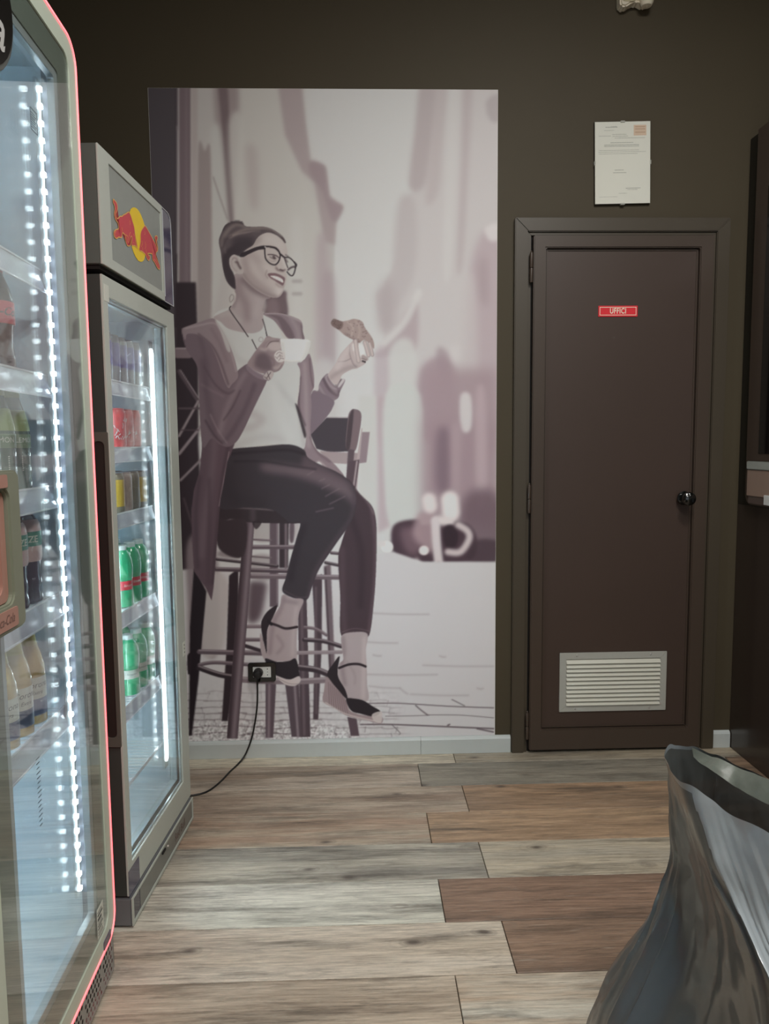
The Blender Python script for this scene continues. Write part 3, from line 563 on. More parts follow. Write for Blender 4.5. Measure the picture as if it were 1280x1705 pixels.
while y1>YF:
    y0=2.754 if row==0 else y1-PW
    if y0<YF: break
    j=.355 if row==0 else (.352 if row%2==0 else .205)
    k=-2
    while True:
        x0=j+(k)*PL; x1=x0+PL; kk=k; k+=1
        if x0>XR: break
        a,b_=max(x0,XL),min(x1,XR)
        if b_-a<.03: continue
        g=.0011
        mb=MB().box((a+g-.5*(a+b_),y0+g-.5*(y0+y1),-.012),(b_-g-.5*(a+b_),y1-g-.5*(y0+y1),0))
        o=mb.build('plank',m_plank,floor,bevel=.0012,seg=1); o.location=(.5*(a+b_),.5*(y0+y1),0)
        t=KNOWN.get((row,0 if kk==-1 else 1 if kk==0 else 9))
        if not t:
            t=rnd.choice([((176,162,144),(190,180,160)),((150,126,104),(120,100,84)),((168,162,148),(140,136,126)),((160,134,108),(176,160,140))])
        o['seed']=(rnd.uniform(0,40),rnd.uniform(0,40),rnd.uniform(0,9)); o['tone']=tuple(v*1.42 for v in lin(t[0])); o['tone_dark']=tuple(v*1.30 for v in lin(t[1]))
    y1=y0; row+=1
# baseboards
m_base=mat('satin aluminium skirting',(196,202,200),.35,noise_amt=.03,spec=.6)
def skirting(name,x0,x1):
    prof=[(D,0),(D-.014,0),(D-.014,.058),(D-.010,.066),(D-.004,.070),(D,.070)]
    return struct(MB().prism([(a,b) for a,b in prof],lambda a,b,d:(d,a,b),x0,x1),name,m_base,bevel=.0008)
skirting('baseboard_back',XL,.2235); skirting('baseboard_back_middle',.2245,.588); skirting('baseboard_back_right',1.419,1.4895)

# ---------------- mural ----------------
HM=(418.25854514311055,-24.04907457862786,608.1124640788186,3.7239865756740427,-437.00687657100747,1256.3330022403559,.010268761818697146,-.031563366696321406)
def build_mural():
    img=paint_mural(1.0); h,w_,_=img.shape
    xs=np.concatenate([np.arange(-.77,-.66,.0045),np.arange(-.66,.155,.00235),np.arange(.155,.525,.0042),[.525]])
    zs=np.concatenate([np.arange(.0705,2.08,.00245),np.arange(2.08,2.563,.0050),[2.563]])
    X,Z=np.meshgrid(xs,zs); den=HM[6]*X+HM[7]*Z+1
    px=(HM[0]*X+HM[1]*Z+HM[2])/den-MX0-.5; py=(HM[3]*X+HM[4]*Z+HM[5])/den-MY0-.5
    px=np.clip(px,0,w_-1.01); py=np.clip(py,0,h-1.01); ix=px.astype(int); iy=py.astype(int); fx=(px-ix)[...,None]; fy=(py-iy)[...,None]
    c=(img[iy,ix]*(1-fx)*(1-fy)+img[iy,ix+1]*fx*(1-fy)+img[iy+1,ix]*(1-fx)*fy+img[iy+1,ix+1]*fx*fy)/255
    c=np.where(c<=.04045,c/12.92,((c+.055)/1.055)**2.4)*MURAL_GAIN
    c=np.clip(c,0,.9)
    nx,nz=len(xs),len(zs); co=np.stack([X,np.full_like(X,D-.003),Z],-1).reshape(-1,3).astype(np.float32)
    i=np.arange(nx*nz).reshape(nz,nx); q=np.stack([i[:-1,:-1],i[:-1,1:],i[1:,1:],i[1:,:-1]],-1).reshape(-1)
    nq=len(q)//4; me=bpy.data.meshes.new('printed_sheet'); me.vertices.add(nx*nz); me.vertices.foreach_set('co',co.ravel())
    me.loops.add(nq*4); me.loops.foreach_set('vertex_index',q.astype(np.int32)); me.polygons.add(nq); me.polygons.foreach_set('loop_start',np.arange(0,nq*4,4,dtype=np.int32)); me.update(calc_edges=True)
    ca=me.color_attributes.new('print','FLOAT_COLOR','POINT'); ca.data.foreach_set('color',np.concatenate([c,np.ones_like(c[...,:1])],-1).astype(np.float32).ravel())
    m=bpy.data.materials.new('satin wall print'); m.use_nodes=True; N=m.node_tree.nodes; at=N.new('ShaderNodeVertexColor'); at.layer_name='print'
    m.node_tree.links.new(at.outputs[0],N['Principled BSDF'].inputs['Base Color']); N['Principled BSDF'].inputs['Roughness'].default_value=.55; N['Principled BSDF'].inputs['Specular IOR Level'].default_value=.3
    me.materials.append(m)
    root=empty('wall_mural',(-.12,D,.0705),label='tall sepia photo mural of a woman with glasses drinking coffee on a bar stool',cat='mural')
    o=bpy.data.objects.new('printed_sheet',me); COL.objects.link(o); o.parent=root; o.location=-root.location
    b=MB().box((-.771,D-.0026,.0705),(.526,D+.0,2.5635)).build('backing_board',mat('print edge white',(230,228,222),.6),root); b.location=-root.location
MURAL_GAIN=np.array([1.70,1.73,1.80])
build_mural()

# ---------------- door ----------------
m_case=mat('dark brown door paint',(72,64,52),.42,noise_amt=.06,nscale=3)
m_leaf=mat('dark brown leaf paint',(71,59,50),.4,noise_amt=.06,nscale=3); m_panel=mat('dark reddish brown panel paint',(70,56,49),.42,noise_amt=.07,nscale=3)
door=empty('door_1',(1.0,D,0),kind='structure')
def dpart(mb,name,m,par=door,**k):
    o=mb.build(name,m,par,**k)
    o.location=-Vector((1.0,D,0)) if par is door else (0,0,0); return o
def urect(x0,x1,z1,z0=0): return [(x0,z0),(x0,z1),(x1,z1),(x1,z0)]
def frame3(x0,x1,zt,w_,y0,y1):   # three sided casing as mitred prisms
    mb=MB()
    mb.prism([(x0,0),(x0+w_,0),(x0+w_,zt-w_),(x0,zt)],XZ,y0,y1); mb.prism([(x1-w_,0),(x1,0),(x1,zt),(x1-w_,zt-w_)],XZ,y0,y1); mb.prism([(x0,zt),(x0+w_,zt-w_),(x1-w_,zt-w_),(x1,zt)],XZ,y0,y1); return mb
dpart(frame3(.59,1.417,2.096,.051,D-.022,D),'casing',m_case,bevel=.003)
dpart(frame3(.6413,1.3657,2.0447,.012,D-.012,D),'jamb',m_case,bevel=.001)
dpart(MB().box((.652,D-.002,0),(1.356,D+.0,2.034)),'door_gap',mat('shadow gap black',(20,17,14),.8))
lf=MB()
lf.ring([(.660,.012),(1.353,.012),(1.353,2.029),(.660,2.029)],[(.708,.098),(1.300,.098),(1.300,1.983),(.708,1.983)],XZ,D-.030,D-.003)
dpart(lf,'door_leaf',m_leaf,bevel=.0035)
dpart(MB().box((.7085,D-.013,.0985),(1.2995,D-.004,1.9825)),'door_panel',m_panel,bevel=.002)
dpart(MB().ring([(.712,.102),(1.296,.102),(1.296,1.979),(.712,1.979)],[(.717,.107),(1.291,.107),(1.291,1.974),(.717,1.974)],XZ,D-.0165,D-.0125),'panel_bead',m_leaf,bevel=.001)
for z in (1.91,1.03,.115):
    hb=MB(); 
    for a,b in ((-.055,-.002),(.0,.055)): hb.lathe([(.0055,a),(.0065,a+.003),(.0065,b-.003),(.0055,b)],12,(.6515,D-.028,z))
    hb.lathe([(.003,.055),(.004,.058),(.002,.062)],10,(.6515,D-.028,z))
    dpart(hb,'hinge',m_leaf,smooth=True)
m_blk=mat('glossy black plastic',(14,15,14),.12,coat=.5)
kb=MB(); c=(1.262,D-.03,1.027); kb.lathe([(.001,.002),(.026,.002),(.028,-.002),(.026,-.008),(.012,-.011),(.010,-.020),(.012,-.026),(.022,-.032),(.0265,-.042),(.025,-.052),(.017,-.058),(.001,-.060)],28,c,'y')
kb.box((c[0]+.004,c[1]-.064,c[2]-.012),(c[0]+.010,c[1]-.05,c[2]+.004))
dpart(kb,'door_knob',m_blk,smooth=True)
m_alu=mat('matte aluminium',(176,176,168),.4,noise_amt=.03); m_slat=mat('ivory slat',(206,204,190),.45,noise_amt=.03); m_dark=mat('dark void',(24,22,20),.9)
vent=empty('vent_grille'); vent.parent=door
X0,X1,Z0,Z1=.783,1.217,.166,.409; yv=D-.013
def vp(mb,n,m,**k):
    o=mb.build(n,m,vent,**k); o.location=-Vector((1.0,D,0)); return o
vf=MB(); t=.027
vf.prism([(X0,Z0),(X1,Z0),(X1-t,Z0+t),(X0+t,Z0+t)],XZ,yv-.006,yv); vf.prism([(X0,Z1),(X0+t,Z1-t),(X1-t,Z1-t),(X1,Z1)],XZ,yv-.006,yv)
vf.prism([(X0,Z0),(X0+t,Z0+t),(X0+t,Z1-t),(X0,Z1)],XZ,yv-.006,yv); vf.prism([(X1,Z0),(X1,Z1),(X1-t,Z1-t),(X1-t,Z0+t)],XZ,yv-.006,yv)
vp(vf,'grille_frame',m_alu,bevel=.0012,label='mitred aluminium frame')
vp(MB().box((X0+t,yv-.001,Z0+t),(X1-t,yv,Z1-t)),'grille_backing',m_dark)
n=11; hh=(Z1-Z0-2*t)/n
sl=None
for i in range(n):
    zc=Z0+t+(i+.5)*hh
    if sl is None: sl=MB().prism([(-.0012,hh*.40),(-.0105,-hh*.34),(-.0120,-hh*.48),(-.0100,-hh*.48),(-.0005,hh*.30)],lambda a,b,d:(d,a,b),X0+t,X1-t).build('slat',m_slat,vent); o=sl
    else: o=sl.copy(); COL.objects.link(o); o.parent=vent
    o.location=Vector((-1.0,yv-D,zc))
for x,z in ((.852,Z1-.012),(1.150,Z1-.010),(.848,Z0+.013),(1.149,Z0+.013)): vp(MB().lathe([(.0005,-.0095),(.003,-.009),(.0048,-.006)],10,(x,yv,z),'y'),'screw',mat('screw steel',(220,220,214),.25,metal=.6),smooth=True)
# office sign
sg=empty('office_sign',(.991,D-.014,1.749),label='small red sign reading UFFICI on the brown door',cat='sign')
sr=MB().prism(rrect(-.076,-.0205,.076,.0205,.002),XZ,-.0015,0); sr.build('sign_plate',mat('sign red',(232,52,62),.35),sg)
sp=MB(); sp.ring(rrect(-.071,-.0155,.071,.0155,.001),rrect(-.069,-.0135,.069,.0135,.001),XZ,-.0021,-.0014)
text_on(sp,'UFFICI',.029,lambda x,y:(x*.70,-.0021,y),offset=.0007,spacing=1.12)
sp.build('lettering',mat('sign cream',(250,236,214),.5),sg)

# ---------------- framed notice ----------------
nf=empty('framed_notice',(.998,D,2.298),label='white typed notice sheet in a frameless clip frame above the door',cat='notice'); nf.rotation_euler=(0,R(-1.2),0)
w2,h2=.106,.1495
MB().box((-w2,-.012,-h2),(w2,-.002,h2)).build('backing_board',mat('hardboard dark',(60,52,42),.8),nf)
MB().box((-w2+.0008,-.0135,-h2+.0008),(w2-.0008,-.012,h2-.0008)).build('paper',mat('paper white',(244,242,234),.7,noise_amt=.02),nf,label='white sheet with typed text')
pr=MB(); rr=random.Random(3)
def tl(x0,x1,z,th=.0016,mi=0):   # typed line: words as short strokes
    x=x0
    while x<x1-.002:
        l_=min(rr.uniform(.004,.013),x1-x); pr.add([(x,-.01365,z),(x+l_,-.01365,z),(x+l_,-.01365,z+th),(x,-.01365,z+th)],[(0,1,2,3)],mi); x+=l_+.0013
for a,b,z,th in ((-.065,-.02,.128,.0022),(-.045,-.02,.131,.001),(-.07,-.03,.117,.0012),(-.04,.014,.102,.0015),(-.038,.02,.0955,.0015),(-.03,.088,.089,.0015),(-.09,-.045,.097,.0012),(-.046,.04,.072,.002),(-.07,.062,.064,.002),(-.07,.062,.059,.002),
  (-.09,.064,.045,.0013),(-.092,.088,.039,.0013),(-.09,.06,.0325,.0013),(-.03,.004,-.027,.002),(-.036,.014,-.037,.002),(.012,.068,-.094,.0022),(.018,.06,-.099,.0014),(-.014,.016,-.112,.0013),(-.09,-.02,-.124,.001)): tl(a,b,z,th)
st_=MB(); st_.add([(.042,-.0136,.098),(.09,-.0136,.098),(.09,-.0136,.136),(.042,-.0136,.136)],[(0,1,2,3)],0)
for z in (.128,.120,.108): st_.add([(.047,-.01365,z),(.086,-.01365,z),(.086,-.01365,z+.003),(.047,-.01365,z+.003)],[(0,1,2,3)],1)
pr.build('typed_text',mat('ink grey',(176,176,170),.7),nf)['kind']='stuff'
st_.build('revenue_stamp',[mat('stamp pink',(232,204,182),.7),mat('stamp rust',(206,168,144),.7)],nf,label='pinkish orange stamp')
MB().box((-w2,-.0155,-h2),(w2,-.0138,h2)).build('cover_glass',glass_mat('notice glass',(.995,1,.99)),nf)
for x,z in ((0,h2),(0,-h2),(-w2,0),(w2,0)):
    q=MB(); q.box((x-.008 if x==0 else x-.002,-.017,z-.004 if x==0 else z-.008),(x+.008 if x==0 else x+.002,-.004,z+.002 if x==0 else z+.008)); q.build('clip',m_alu,nf,bevel=.0008)
MB().box((-.02,-.002,.10),(.02,.001,.13)).build('hanger',m_dark,nf)

# ---------------- wall sensor at the top ----------------
ws=empty('wall_sensor',(1.028,D,2.84),label='cream plastic sensor housing high on the wall above the notice',cat='sensor'); m_cream=mat('aged cream plastic',(232,222,200),.4,noise_amt=.04)
b=MB(); b.prism([(-.062,.012),(-.058,.0),(-.040,-.003),(-.020,.010),(.0,.018),(.012,.013),(.030,.004),(.062,.02),(.062,.15),(-.062,.15)],XZ,-.045,0); b.build('sensor_body',m_cream,ws,bevel=.006,smooth=True)
b=MB(); b.lathe([(.002,-.004),(.018,-.001),(.024,.008),(.026,.03),(.026,.13),(.02,.14)],20,(.036,-.044,.0)); b.build('sensor_lens',m_cream,ws,smooth=True)
b=MB(); b.prism(rrect(-.055,.015,-.004,.12,.012),XZ,-.052,-.044); b.build('cover_plate',mat('cream yellowed',(222,212,180),.4),ws,bevel=.003,smooth=True)

# ---------------- wall outlet, plug and cable ----------------
ol=empty('wall_outlet',(-.406,D-.003,.352),label='black framed double power socket set in the mural',cat='socket')
b=MB(); b.ring(rrect(-.0545,-.0385,.0545,.0385,.009),rrect(-.036,-.0225,.036,.0225,.003),XZ,-.011,0); b.build('outlet_frame',m_blk,ol,bevel=.0015,smooth=True)
MB().box((-.0362,-.007,-.0227),(.0362,0,.0227)).build('outlet_face',mat('outlet white',(222,222,216),.4),ol,bevel=.001)
sch=MB(); sch.lathe([(.0005,-.0074),(.0185,-.0074),(.0195,-.0069)],24,(-.014,0,0),'y'); sch.build('socket_ring',mat('outlet grey',(196,196,190),.45),ol,smooth=True)
b=MB()
for z in (-.012,0,.012): b.lathe([(.0003,-.0077),(.0021 if z else .0014,-.0077),(.0021 if z else .0014,-.0068)],12,(.0215,0,z),'y')
b.build('socket_holes',m_dark,ol)
pl=empty('power_plug',(-.420,D-.0105,.352),label='round black plug with cable in the left socket hole',cat='plug')
b=MB(); b.lathe([(.0005,-.040),(.012,-.039),(.0165,-.034),(.018,-.02),(.0185,-.002),(.018,.0)],24,(0,0,0),'y'); b.box((-.0195,-.032,-.005),(.0195,-.006,.006)); b.build('plug_body',mat('plug black rubber',(20,19,18),.45),pl,bevel=.0012,smooth=True)
b=MB(); b.tube([(0,-.026,-.008),(0,-.030,-.018),(0,-.030,-.030),(-.001,-.029,-.042)],[.007,.0062,.0048,.0036],12); b.build('strain_relief',MATS['plug black rubber'],pl,smooth=True)
cb=MB(); ctrl=[(-.421,D-.040,.315),(-.422,D-.037,.27),(-.426,D-.030,.22),(-.436,D-.026,.155),(-.452,D-.030,.085),(-.475,D-.045,.030),(-.498,D-.075,.006),(-.520,D-.14,.0036),(-.540,D-.22,.0036),(-.572,D-.295,.0036),(-.622,D-.325,.0036),(-.70,D-.335,.0036),(-.80,D-.34,.0036)]
P=[Vector(ctrl[0])]+[Vector(q) for q in ctrl]+[Vector(ctrl[-1])]; path=[]
for i in range(1,len(P)-2):
    a,b_,c_,d_=P[i-1:i+3]
    for k in range(7):
        t_=k/7; path.append(.5*((2*b_)+(c_-a)*t_+(2*a-5*b_+4*c_-d_)*t_*t_+(3*b_-a-3*c_+d_)*t_**3))
path.append(P[-1]); o0=Vector((-.421,D-.04,0)); cb.tube([q-o0 for q in path],.0034,10)
o=cb.build('power_cable',MATS['plug black rubber'],smooth=True); o.location=o0; tagit(o,'thin black cable hanging from the plug and curling behind the far cooler','cable')

# ---------------- coolers ----------------
m_white=mat('frame pale grey-green',(205,216,200),.35,noise_amt=.03,coat=.2); m_prt=mat('printed border grey',(112,124,116),.35); m_spacer=mat('aluminium spacer',(176,190,194),.3,metal=.3)
m_gask=mat('dark gasket',(62,72,88),.5); m_liner=mat('cooler liner',(200,216,224),.45,noise_amt=.02); m_shell=mat('cooler shell grey',(92,96,92),.45)
G1=glass_mat('cooler glass',(.985,.995,.99),refl=1.0,base=.04); G2=glass_mat('far cooler glass',(.985,.995,.99),refl=.85); m_led=emit_mat('led white',(.80,.92,1.0),42); m_lednear=emit_mat('led strip strong',(.78,.91,1.0),7); m_fill2=emit_mat('far cooler fill strip',(.80,.92,1.0),70); m_ledbar=emit_mat('led diffuser',(.74,.88,1.0),7); m_ledhot=emit_mat('led diffuser hot',(.84,.94,1.0),6); m_red=emit_mat('red edge light',(1,.055,.075),2.6)
m_strip=mat('clear price strip',(186,190,206),.18,coat=.4,noise_amt=.03); m_wire=mat('shelf wire white',(208,212,214),.35); m_lblw=mat('label white',(214,218,208),.5); m_ink=mat('ink dark',(60,66,66),.6)
def cooler(name,loc,rz,label,u0_,u1_,z0,z1,rad,bord,gl,depth,liner):
    c=empty(name,loc,rz,label=label,cat='cooler')
    return c
# ---- near cooler ----
A1=R(-2.2); O1=Vector((-.598,1.624,0)); c1=empty('drinks_cooler',O1,-A1,label='near glass door drinks cooler with glowing red edge line',cat='cooler')
U0,U1,ZB,ZT=-.56,.035,.107,2.101
sh=MB(); 
sh.box((-.62,U0,.02),(-.06,U0+.03,ZT-.02)); sh.box((-.62,U1-.032,.02),(-.06,U1,ZT-.02)); sh.box((-.62,U0+.03,.02),(-.60,U1-.032,ZT-.02)); sh.box((-.60,U0+.03,ZT-.055),(-.06,U1-.032,ZT-.02)); sh.box((-.60,U0+.03,.02),(-.06,U1-.032,.15)); 
sh.build('cabinet_shell',m_shell,c1,bevel=.004)
ln=MB(); iu0,iu1,iz0,iz1=U0+.032,U1-.034,.155,ZT-.06
ln.box((-.575,iu0,iz0),(-.57,iu1,iz1)); ln.box((-.57,iu0,iz0),(-.056,iu0+.004,iz1)); ln.box((-.57,iu1-.004,iz0),(-.056,iu1,iz1)); ln.box((-.57,iu0,iz1-.004),(-.056,iu1,iz1)); ln.box((-.57,iu0,iz0),(-.056,iu1,iz0+.004)); ln.build('liner',m_liner,c1)
def rr1(i,r): return rrect(U0+i,ZB+i,U1-i,ZT-i,max(.004,r-i*.5),8)
MB().ring(rr1(.005,.052),rr1(.047,.052),YZ,-.034,0).build('door_frame',m_white,c1,bevel=.0012)
MB().ring(rr1(.0,.055),rr1(.005,.052),YZ,-.012,.0015).build('edge_light',m_red,c1,label='glowing red line around the door')
MB().ring(rr1(.002,.055),rr1(.008,.052),YZ,-.034,-.0125).build('door_rim',m_shell,c1)
MB().ring(rr1(.047,.052),rr1(.104,.06),YZ,-.0052,-.0034).build('printed_border',m_prt,c1)
MB().ring(rr1(.080,.052),rr1(.122,.06),YZ,-.0195,-.0055).build('glass_spacer',m_spacer,c1,bevel=.001)
MB().ring(rr1(.034,.052),rr1(.052,.06),YZ,-.055,-.036).build('door_gasket',m_gask,c1)
g_=.0485
MB().box((-.0032,U0+g_,ZB+g_),(-.0008,U1-g_,ZT-g_)).build('glass_pane',G1,c1); MB().box((-.0202,U0+g_,ZB+g_),(-.0178,U1-g_,ZT-g_)).build('glass_pane',G1,c1)
for uu,lab in ((-.030,'far'),(-.497,'near')):
    MB().box((-.0625,uu-.014,.235),(-.056,uu+.022,2.0)).build('led_housing',m_spacer,c1,bevel=.001)
    MB().box((-.056,uu-.0028,.245),(-.0545,uu+.0028,1.985)).build('led_diffuser',m_ledbar if lab=='far' else m_lednear,c1)
MB().box((-.078,-.500,.235),(-.064,-.488,1.985)).build('interior_fill_bar',emit_mat('interior fill glow',(.70,.87,1.0),38),c1)  # unseen glowing bar, added to brighten the near cooler's interior
ld=None
for k in range(52):
    z=.252+k*.0339
    if ld is None: ld=MB().box((-.0545,-.0042,-.0042),(-.0505,.0042,.0042)).build('led',m_led,c1); o=ld
    else: o=ld.copy(); COL.objects.link(o); o.parent=c1
    o.location=(0,-.030,z)
SH1=(1.614,1.398,1.166,.931,.680)
def shelf(par,z,ua,ub,front,back,h=.044,tilt=.010):
    s=empty('shelf'); s.parent=par
    MB().prism([(front,z+.002),(front+.002,z+.002),(front+.002+tilt,z-h),(front+tilt,z-h)],lambda a,b,d:(a,d,b),ua,ub).build('price_strip',m_strip,s)
    q=MB(); q.box((front+.001,ua,z-.0005),(front+.0035,ub,z+.0035)); q.box((front+tilt,ua,z-h-.002),(front+tilt+.003,ub,z-h+.0015)); q.build('strip_edge',mat('clear strip edge',(226,230,240),.15),s)
    q=MB(); n=int((ub-ua)/.022)
    for k in range(n+1):
        u=ua+.004+(ub-ua-.008)*k/n; q.box((back,u-.0014,z-.006),(front,u+.0014,z-.0030))
    for x in (front-.004,front-.14,front-.3,back): q.box((x-.003,ua,z-.010),(x+.003,ub,z-.006))
    q.build('shelf_wires',m_wire,s); s['kind']='stuff' if 0 else ''
    del s['kind']; return s
for z in SH1: shelf(c1,z,iu0+.008,iu1-.036,-.068,-.54)
# kick panel with real holes
kp=MB(); pu0,pu1,pz0,pz1=U0+.01,.012,.028,.104; cell=.0148; nr=5; ncol=int((pu1-pu0)/cell)
xx=.0; 
for r_ in range(nr):
    off=(r_%2)*cell/2; zc=pz0+.0008+(r_+.5)*(pz1-pz0)/nr; hz=(pz1-pz0)/nr/2; cu=pu0+off
    if off: kp.add([(xx,pu0,zc-hz),(xx,cu,zc-hz),(xx,cu,zc+hz),(xx,pu0,zc+hz)],[(0,1,2,3)])
    while cu+cell<=pu1:
        y_=cu+cell/2; sq=[]; ho=[]
        for k in range(8):
            t_=R(45*k+22.5); ho.append((xx,y_+.0046*cos(t_),zc+.0052*sin(t_)))
            a_=cos(t_);b2=sin(t_); m_=max(abs(a_),abs(b2)); sq.append((xx,y_+cell/2*a_/m_,zc+hz*b2/m_))
        gap=(int((cu-pu0)/cell)%8==7)
        if gap: kp.add([(xx,cu,zc-hz),(xx,cu+cell,zc-hz),(xx,cu+cell,zc+hz),(xx,cu,zc+hz)],[(0,1,2,3)])
        else:
            # square corners: add the 4 corner points
            loop=[];L8=list(zip(sq,ho))
            kp.add(sq+ho,[(k,(k+1)%8,8+(k+1)%8,8+k) for k in range(8)])
            for k,(sy,sz) in ((0,(1,1)),(2,(-1,1)),(4,(-1,-1)),(6,(1,-1))): kp.add([sq[k],(xx,y_+sy*cell/2,zc+sz*hz),sq[k+1]],[(0,1,2)])
        cu+=cell
    if cu<pu1: kp.add([(xx,cu,zc-hz),(xx,pu1,zc-hz),(xx,pu1,zc+hz),(xx,cu,zc+hz)],[(0,1,2,3)])
kp.box((-.012,pu1-.003,pz0),(0,pu1,pz1)); kp.box((-.012,pu0,pz0-.003),(0,pu1,pz0))
kp.build('kick_panel',mat('kick panel grey',(150,152,148),.4),c1,label='perforated grey kick panel')
MB().box((-.06,pu0,.022),(-.014,pu1-.004,.106)).build('kick_backing',m_dark,c1)
for x,y in ((-.08,U0+.05),(-.08,U1-.05),(-.55,U0+.05),(-.55,U1-.05)): MB().lathe([(.02,0),(.022,.004),(.022,.012),(.010,.016),(.010,.03)],16,(x,y,0)).build('foot',m_dark,c1,smooth=True)
MB().lathe([(.001,.031),(.013,.030),(.017,.024),(.018,.0),(.017,-.004)],20,(-.035,.006,ZT+.003)).build('hinge_cap',m_shell,c1,smooth=True)
# oval badge with script
bd=empty('door_badge'); bd.parent=c1
el=lambda s_,cy=-.462,cz=1.955:[(cy+.158*s_*cos(2*pi*k/40),cz+.128*s_*sin(2*pi*k/40)) for k in range(40)]
MB().prism(el(1.0),YZ,0.0,.008).build('badge_rim',mat('badge silver',(120,124,122),.3,metal=.5),bd,bevel=.002)
MB().prism([(a,b+.006) for a,b in el(.965)],YZ,.008,.0095).build('badge_face',mat('badge black',(16,15,15),.3),bd)
q=MB(); q2=lambda x,y,cy=-.462,cz=1.955:(.0101,cy+x,cz+y)
text_on(q,'Coca',.095,lambda x,y:q2(x*.9-.03,y+.045),shear=.35,offset=.002); text_on(q,'Cola',.095,lambda x,y:q2(x*.9+.03,y-.035),shear=.35,offset=.002)
q.build('badge_script',mat('script silver',(190,190,188),.4),bd)
# handle on the near edge of the door
hd=empty('door_handle'); hd.parent=c1; m_h=mat('handle grey-green',(132,136,118),.45); m_hp=mat('handle salmon',(176,132,118),.45)
ha=(-.56,.962,-.434,1.214)
MB().ring(rrect(*ha,.014),rrect(ha[0]+.012,ha[1]+.045,ha[2]-.040,ha[3]-.03,.016),YZ,.0015,.030).build('handle_frame',m_h,hd,bevel=.003)
MB().ring(rrect(ha[0]+.012,ha[1]+.045,ha[2]-.040,ha[3]-.03,.016),rrect(ha[0]+.022,ha[1]+.062,ha[2]-.062,ha[3]-.045,.014),YZ,.0015,.022).build('handle_grip',m_hp,hd,bevel=.002,label='salmon inner grip ring')
MB().prism(rrect(ha[0]+.008,ha[1]+.008,ha[2]-.034,ha[1]+.038,.004),YZ,.030,.032).build('name_plate',m_hp,hd)
MB().prism(rrect(ha[0]+.008,ha[3]-.026,ha[2]-.046,ha[3]-.006,.004),YZ,.030,.032).build('top_plate',m_hp,hd)
q=MB(); text_on(q,'Coca-Cola',.021,lambda x,y:(.0325,-.519+x*.8,ha[1]+.023+y),shear=.35); q.build('handle_script',mat('script brown',(120,92,84),.5),hd)
# decals on the glass and frame
q=MB(); q.ring(rrect(-.228,1.822,-.197,1.862,.001),rrect(-.226,1.824,-.199,1.860,.001),YZ,-.0006,-.0002)
for k in range(7): q.box((-.0006,-.2245,1.828+k*.0042),(-.0003,-.2245+.018+.004*(k%2),1.8296+k*.0042))
q.build('glass_sticker',mat('grey ink',(120,132,140),.6),c1)
q=MB()
for k in range(15): q.box((-.0006,-.354-.001*(k%3),.572+k*.0088),(-.0003,-.343+.0015*(k%4),.5734+k*.0088))
q.build('glass_scale',m_ink,c1,label='faint printed level scale')
q=MB(); q.box((-.0006,-.088,.165),(0,-.046,.232)); e_=q.build('energy_label',m_lblw,c1,label='white rating label')
q=MB()
for k,(a,b2) in enumerate(((.170,.0015),(.176,.0015),(.183,.003),(.190,.003),(.197,.0015),(.203,.006),(.214,.004),(.222,.0015))): q.box((0,-.084,a),(.0003,-.052-.004*(k%3),a+b2))
q.build('label_print',m_ink,e_)
MB().prism(rrect(-.055,.1135,-.004,.1335,.004),YZ,.0,.0012).build('display_window',mat('display violet',(60,40,84),.15,coat=.5),c1,label='dark violet display strip')

# ---- far cooler ----
A2=R(3.2); O2=Vector((-.615,1.809,0)); c2=empty('drinks_cooler',O2,-A2,label='far grey glass door cooler with two red bulls on a yellow disc',cat='cooler')
m_g=mat('far cooler grey',(190,197,188),.35,noise_amt=.03,coat=.15); m_gd=mat('far cooler side dark',(66,70,66),.4); m_gp=mat('logo panel grey',(146,152,147),.4,coat=.2); m_navy=mat('navy gloss',(44,42,84),.12,coat=.6); m_gd2=mat('header side grey',(96,104,98),.4)
V1=.551; H=1.962
sh=MB(); sh.box((-.60,0,.085),(-.062,.028,1.675)); sh.box((-.60,V1-.028,.085),(-.062,V1,1.675)); sh.box((-.60,.028,.085),(-.58,V1-.028,1.675)); sh.box((-.58,.028,1.64),(-.062,V1-.028,1.675)); sh.box((-.58,.028,.085),(-.062,V1-.028,.14)); sh.build('cabinet_shell',m_gd,c2,bevel=.003)
ln=MB(); ju0,ju1,jz0,jz1=.03,V1-.03,.142,1.638
ln.box((-.565,ju0,jz0),(-.56,ju1,jz1)); ln.box((-.56,ju0,jz0),(-.056,ju0+.004,jz1)); ln.box((-.56,ju1-.004,jz0),(-.056,ju1,jz1)); ln.box((-.56,ju0,jz1-.004),(-.056,ju1,jz1)); ln.box((-.56,ju0,jz0),(-.056,ju1,jz0+.004)); ln.build('liner',m_liner,c2)
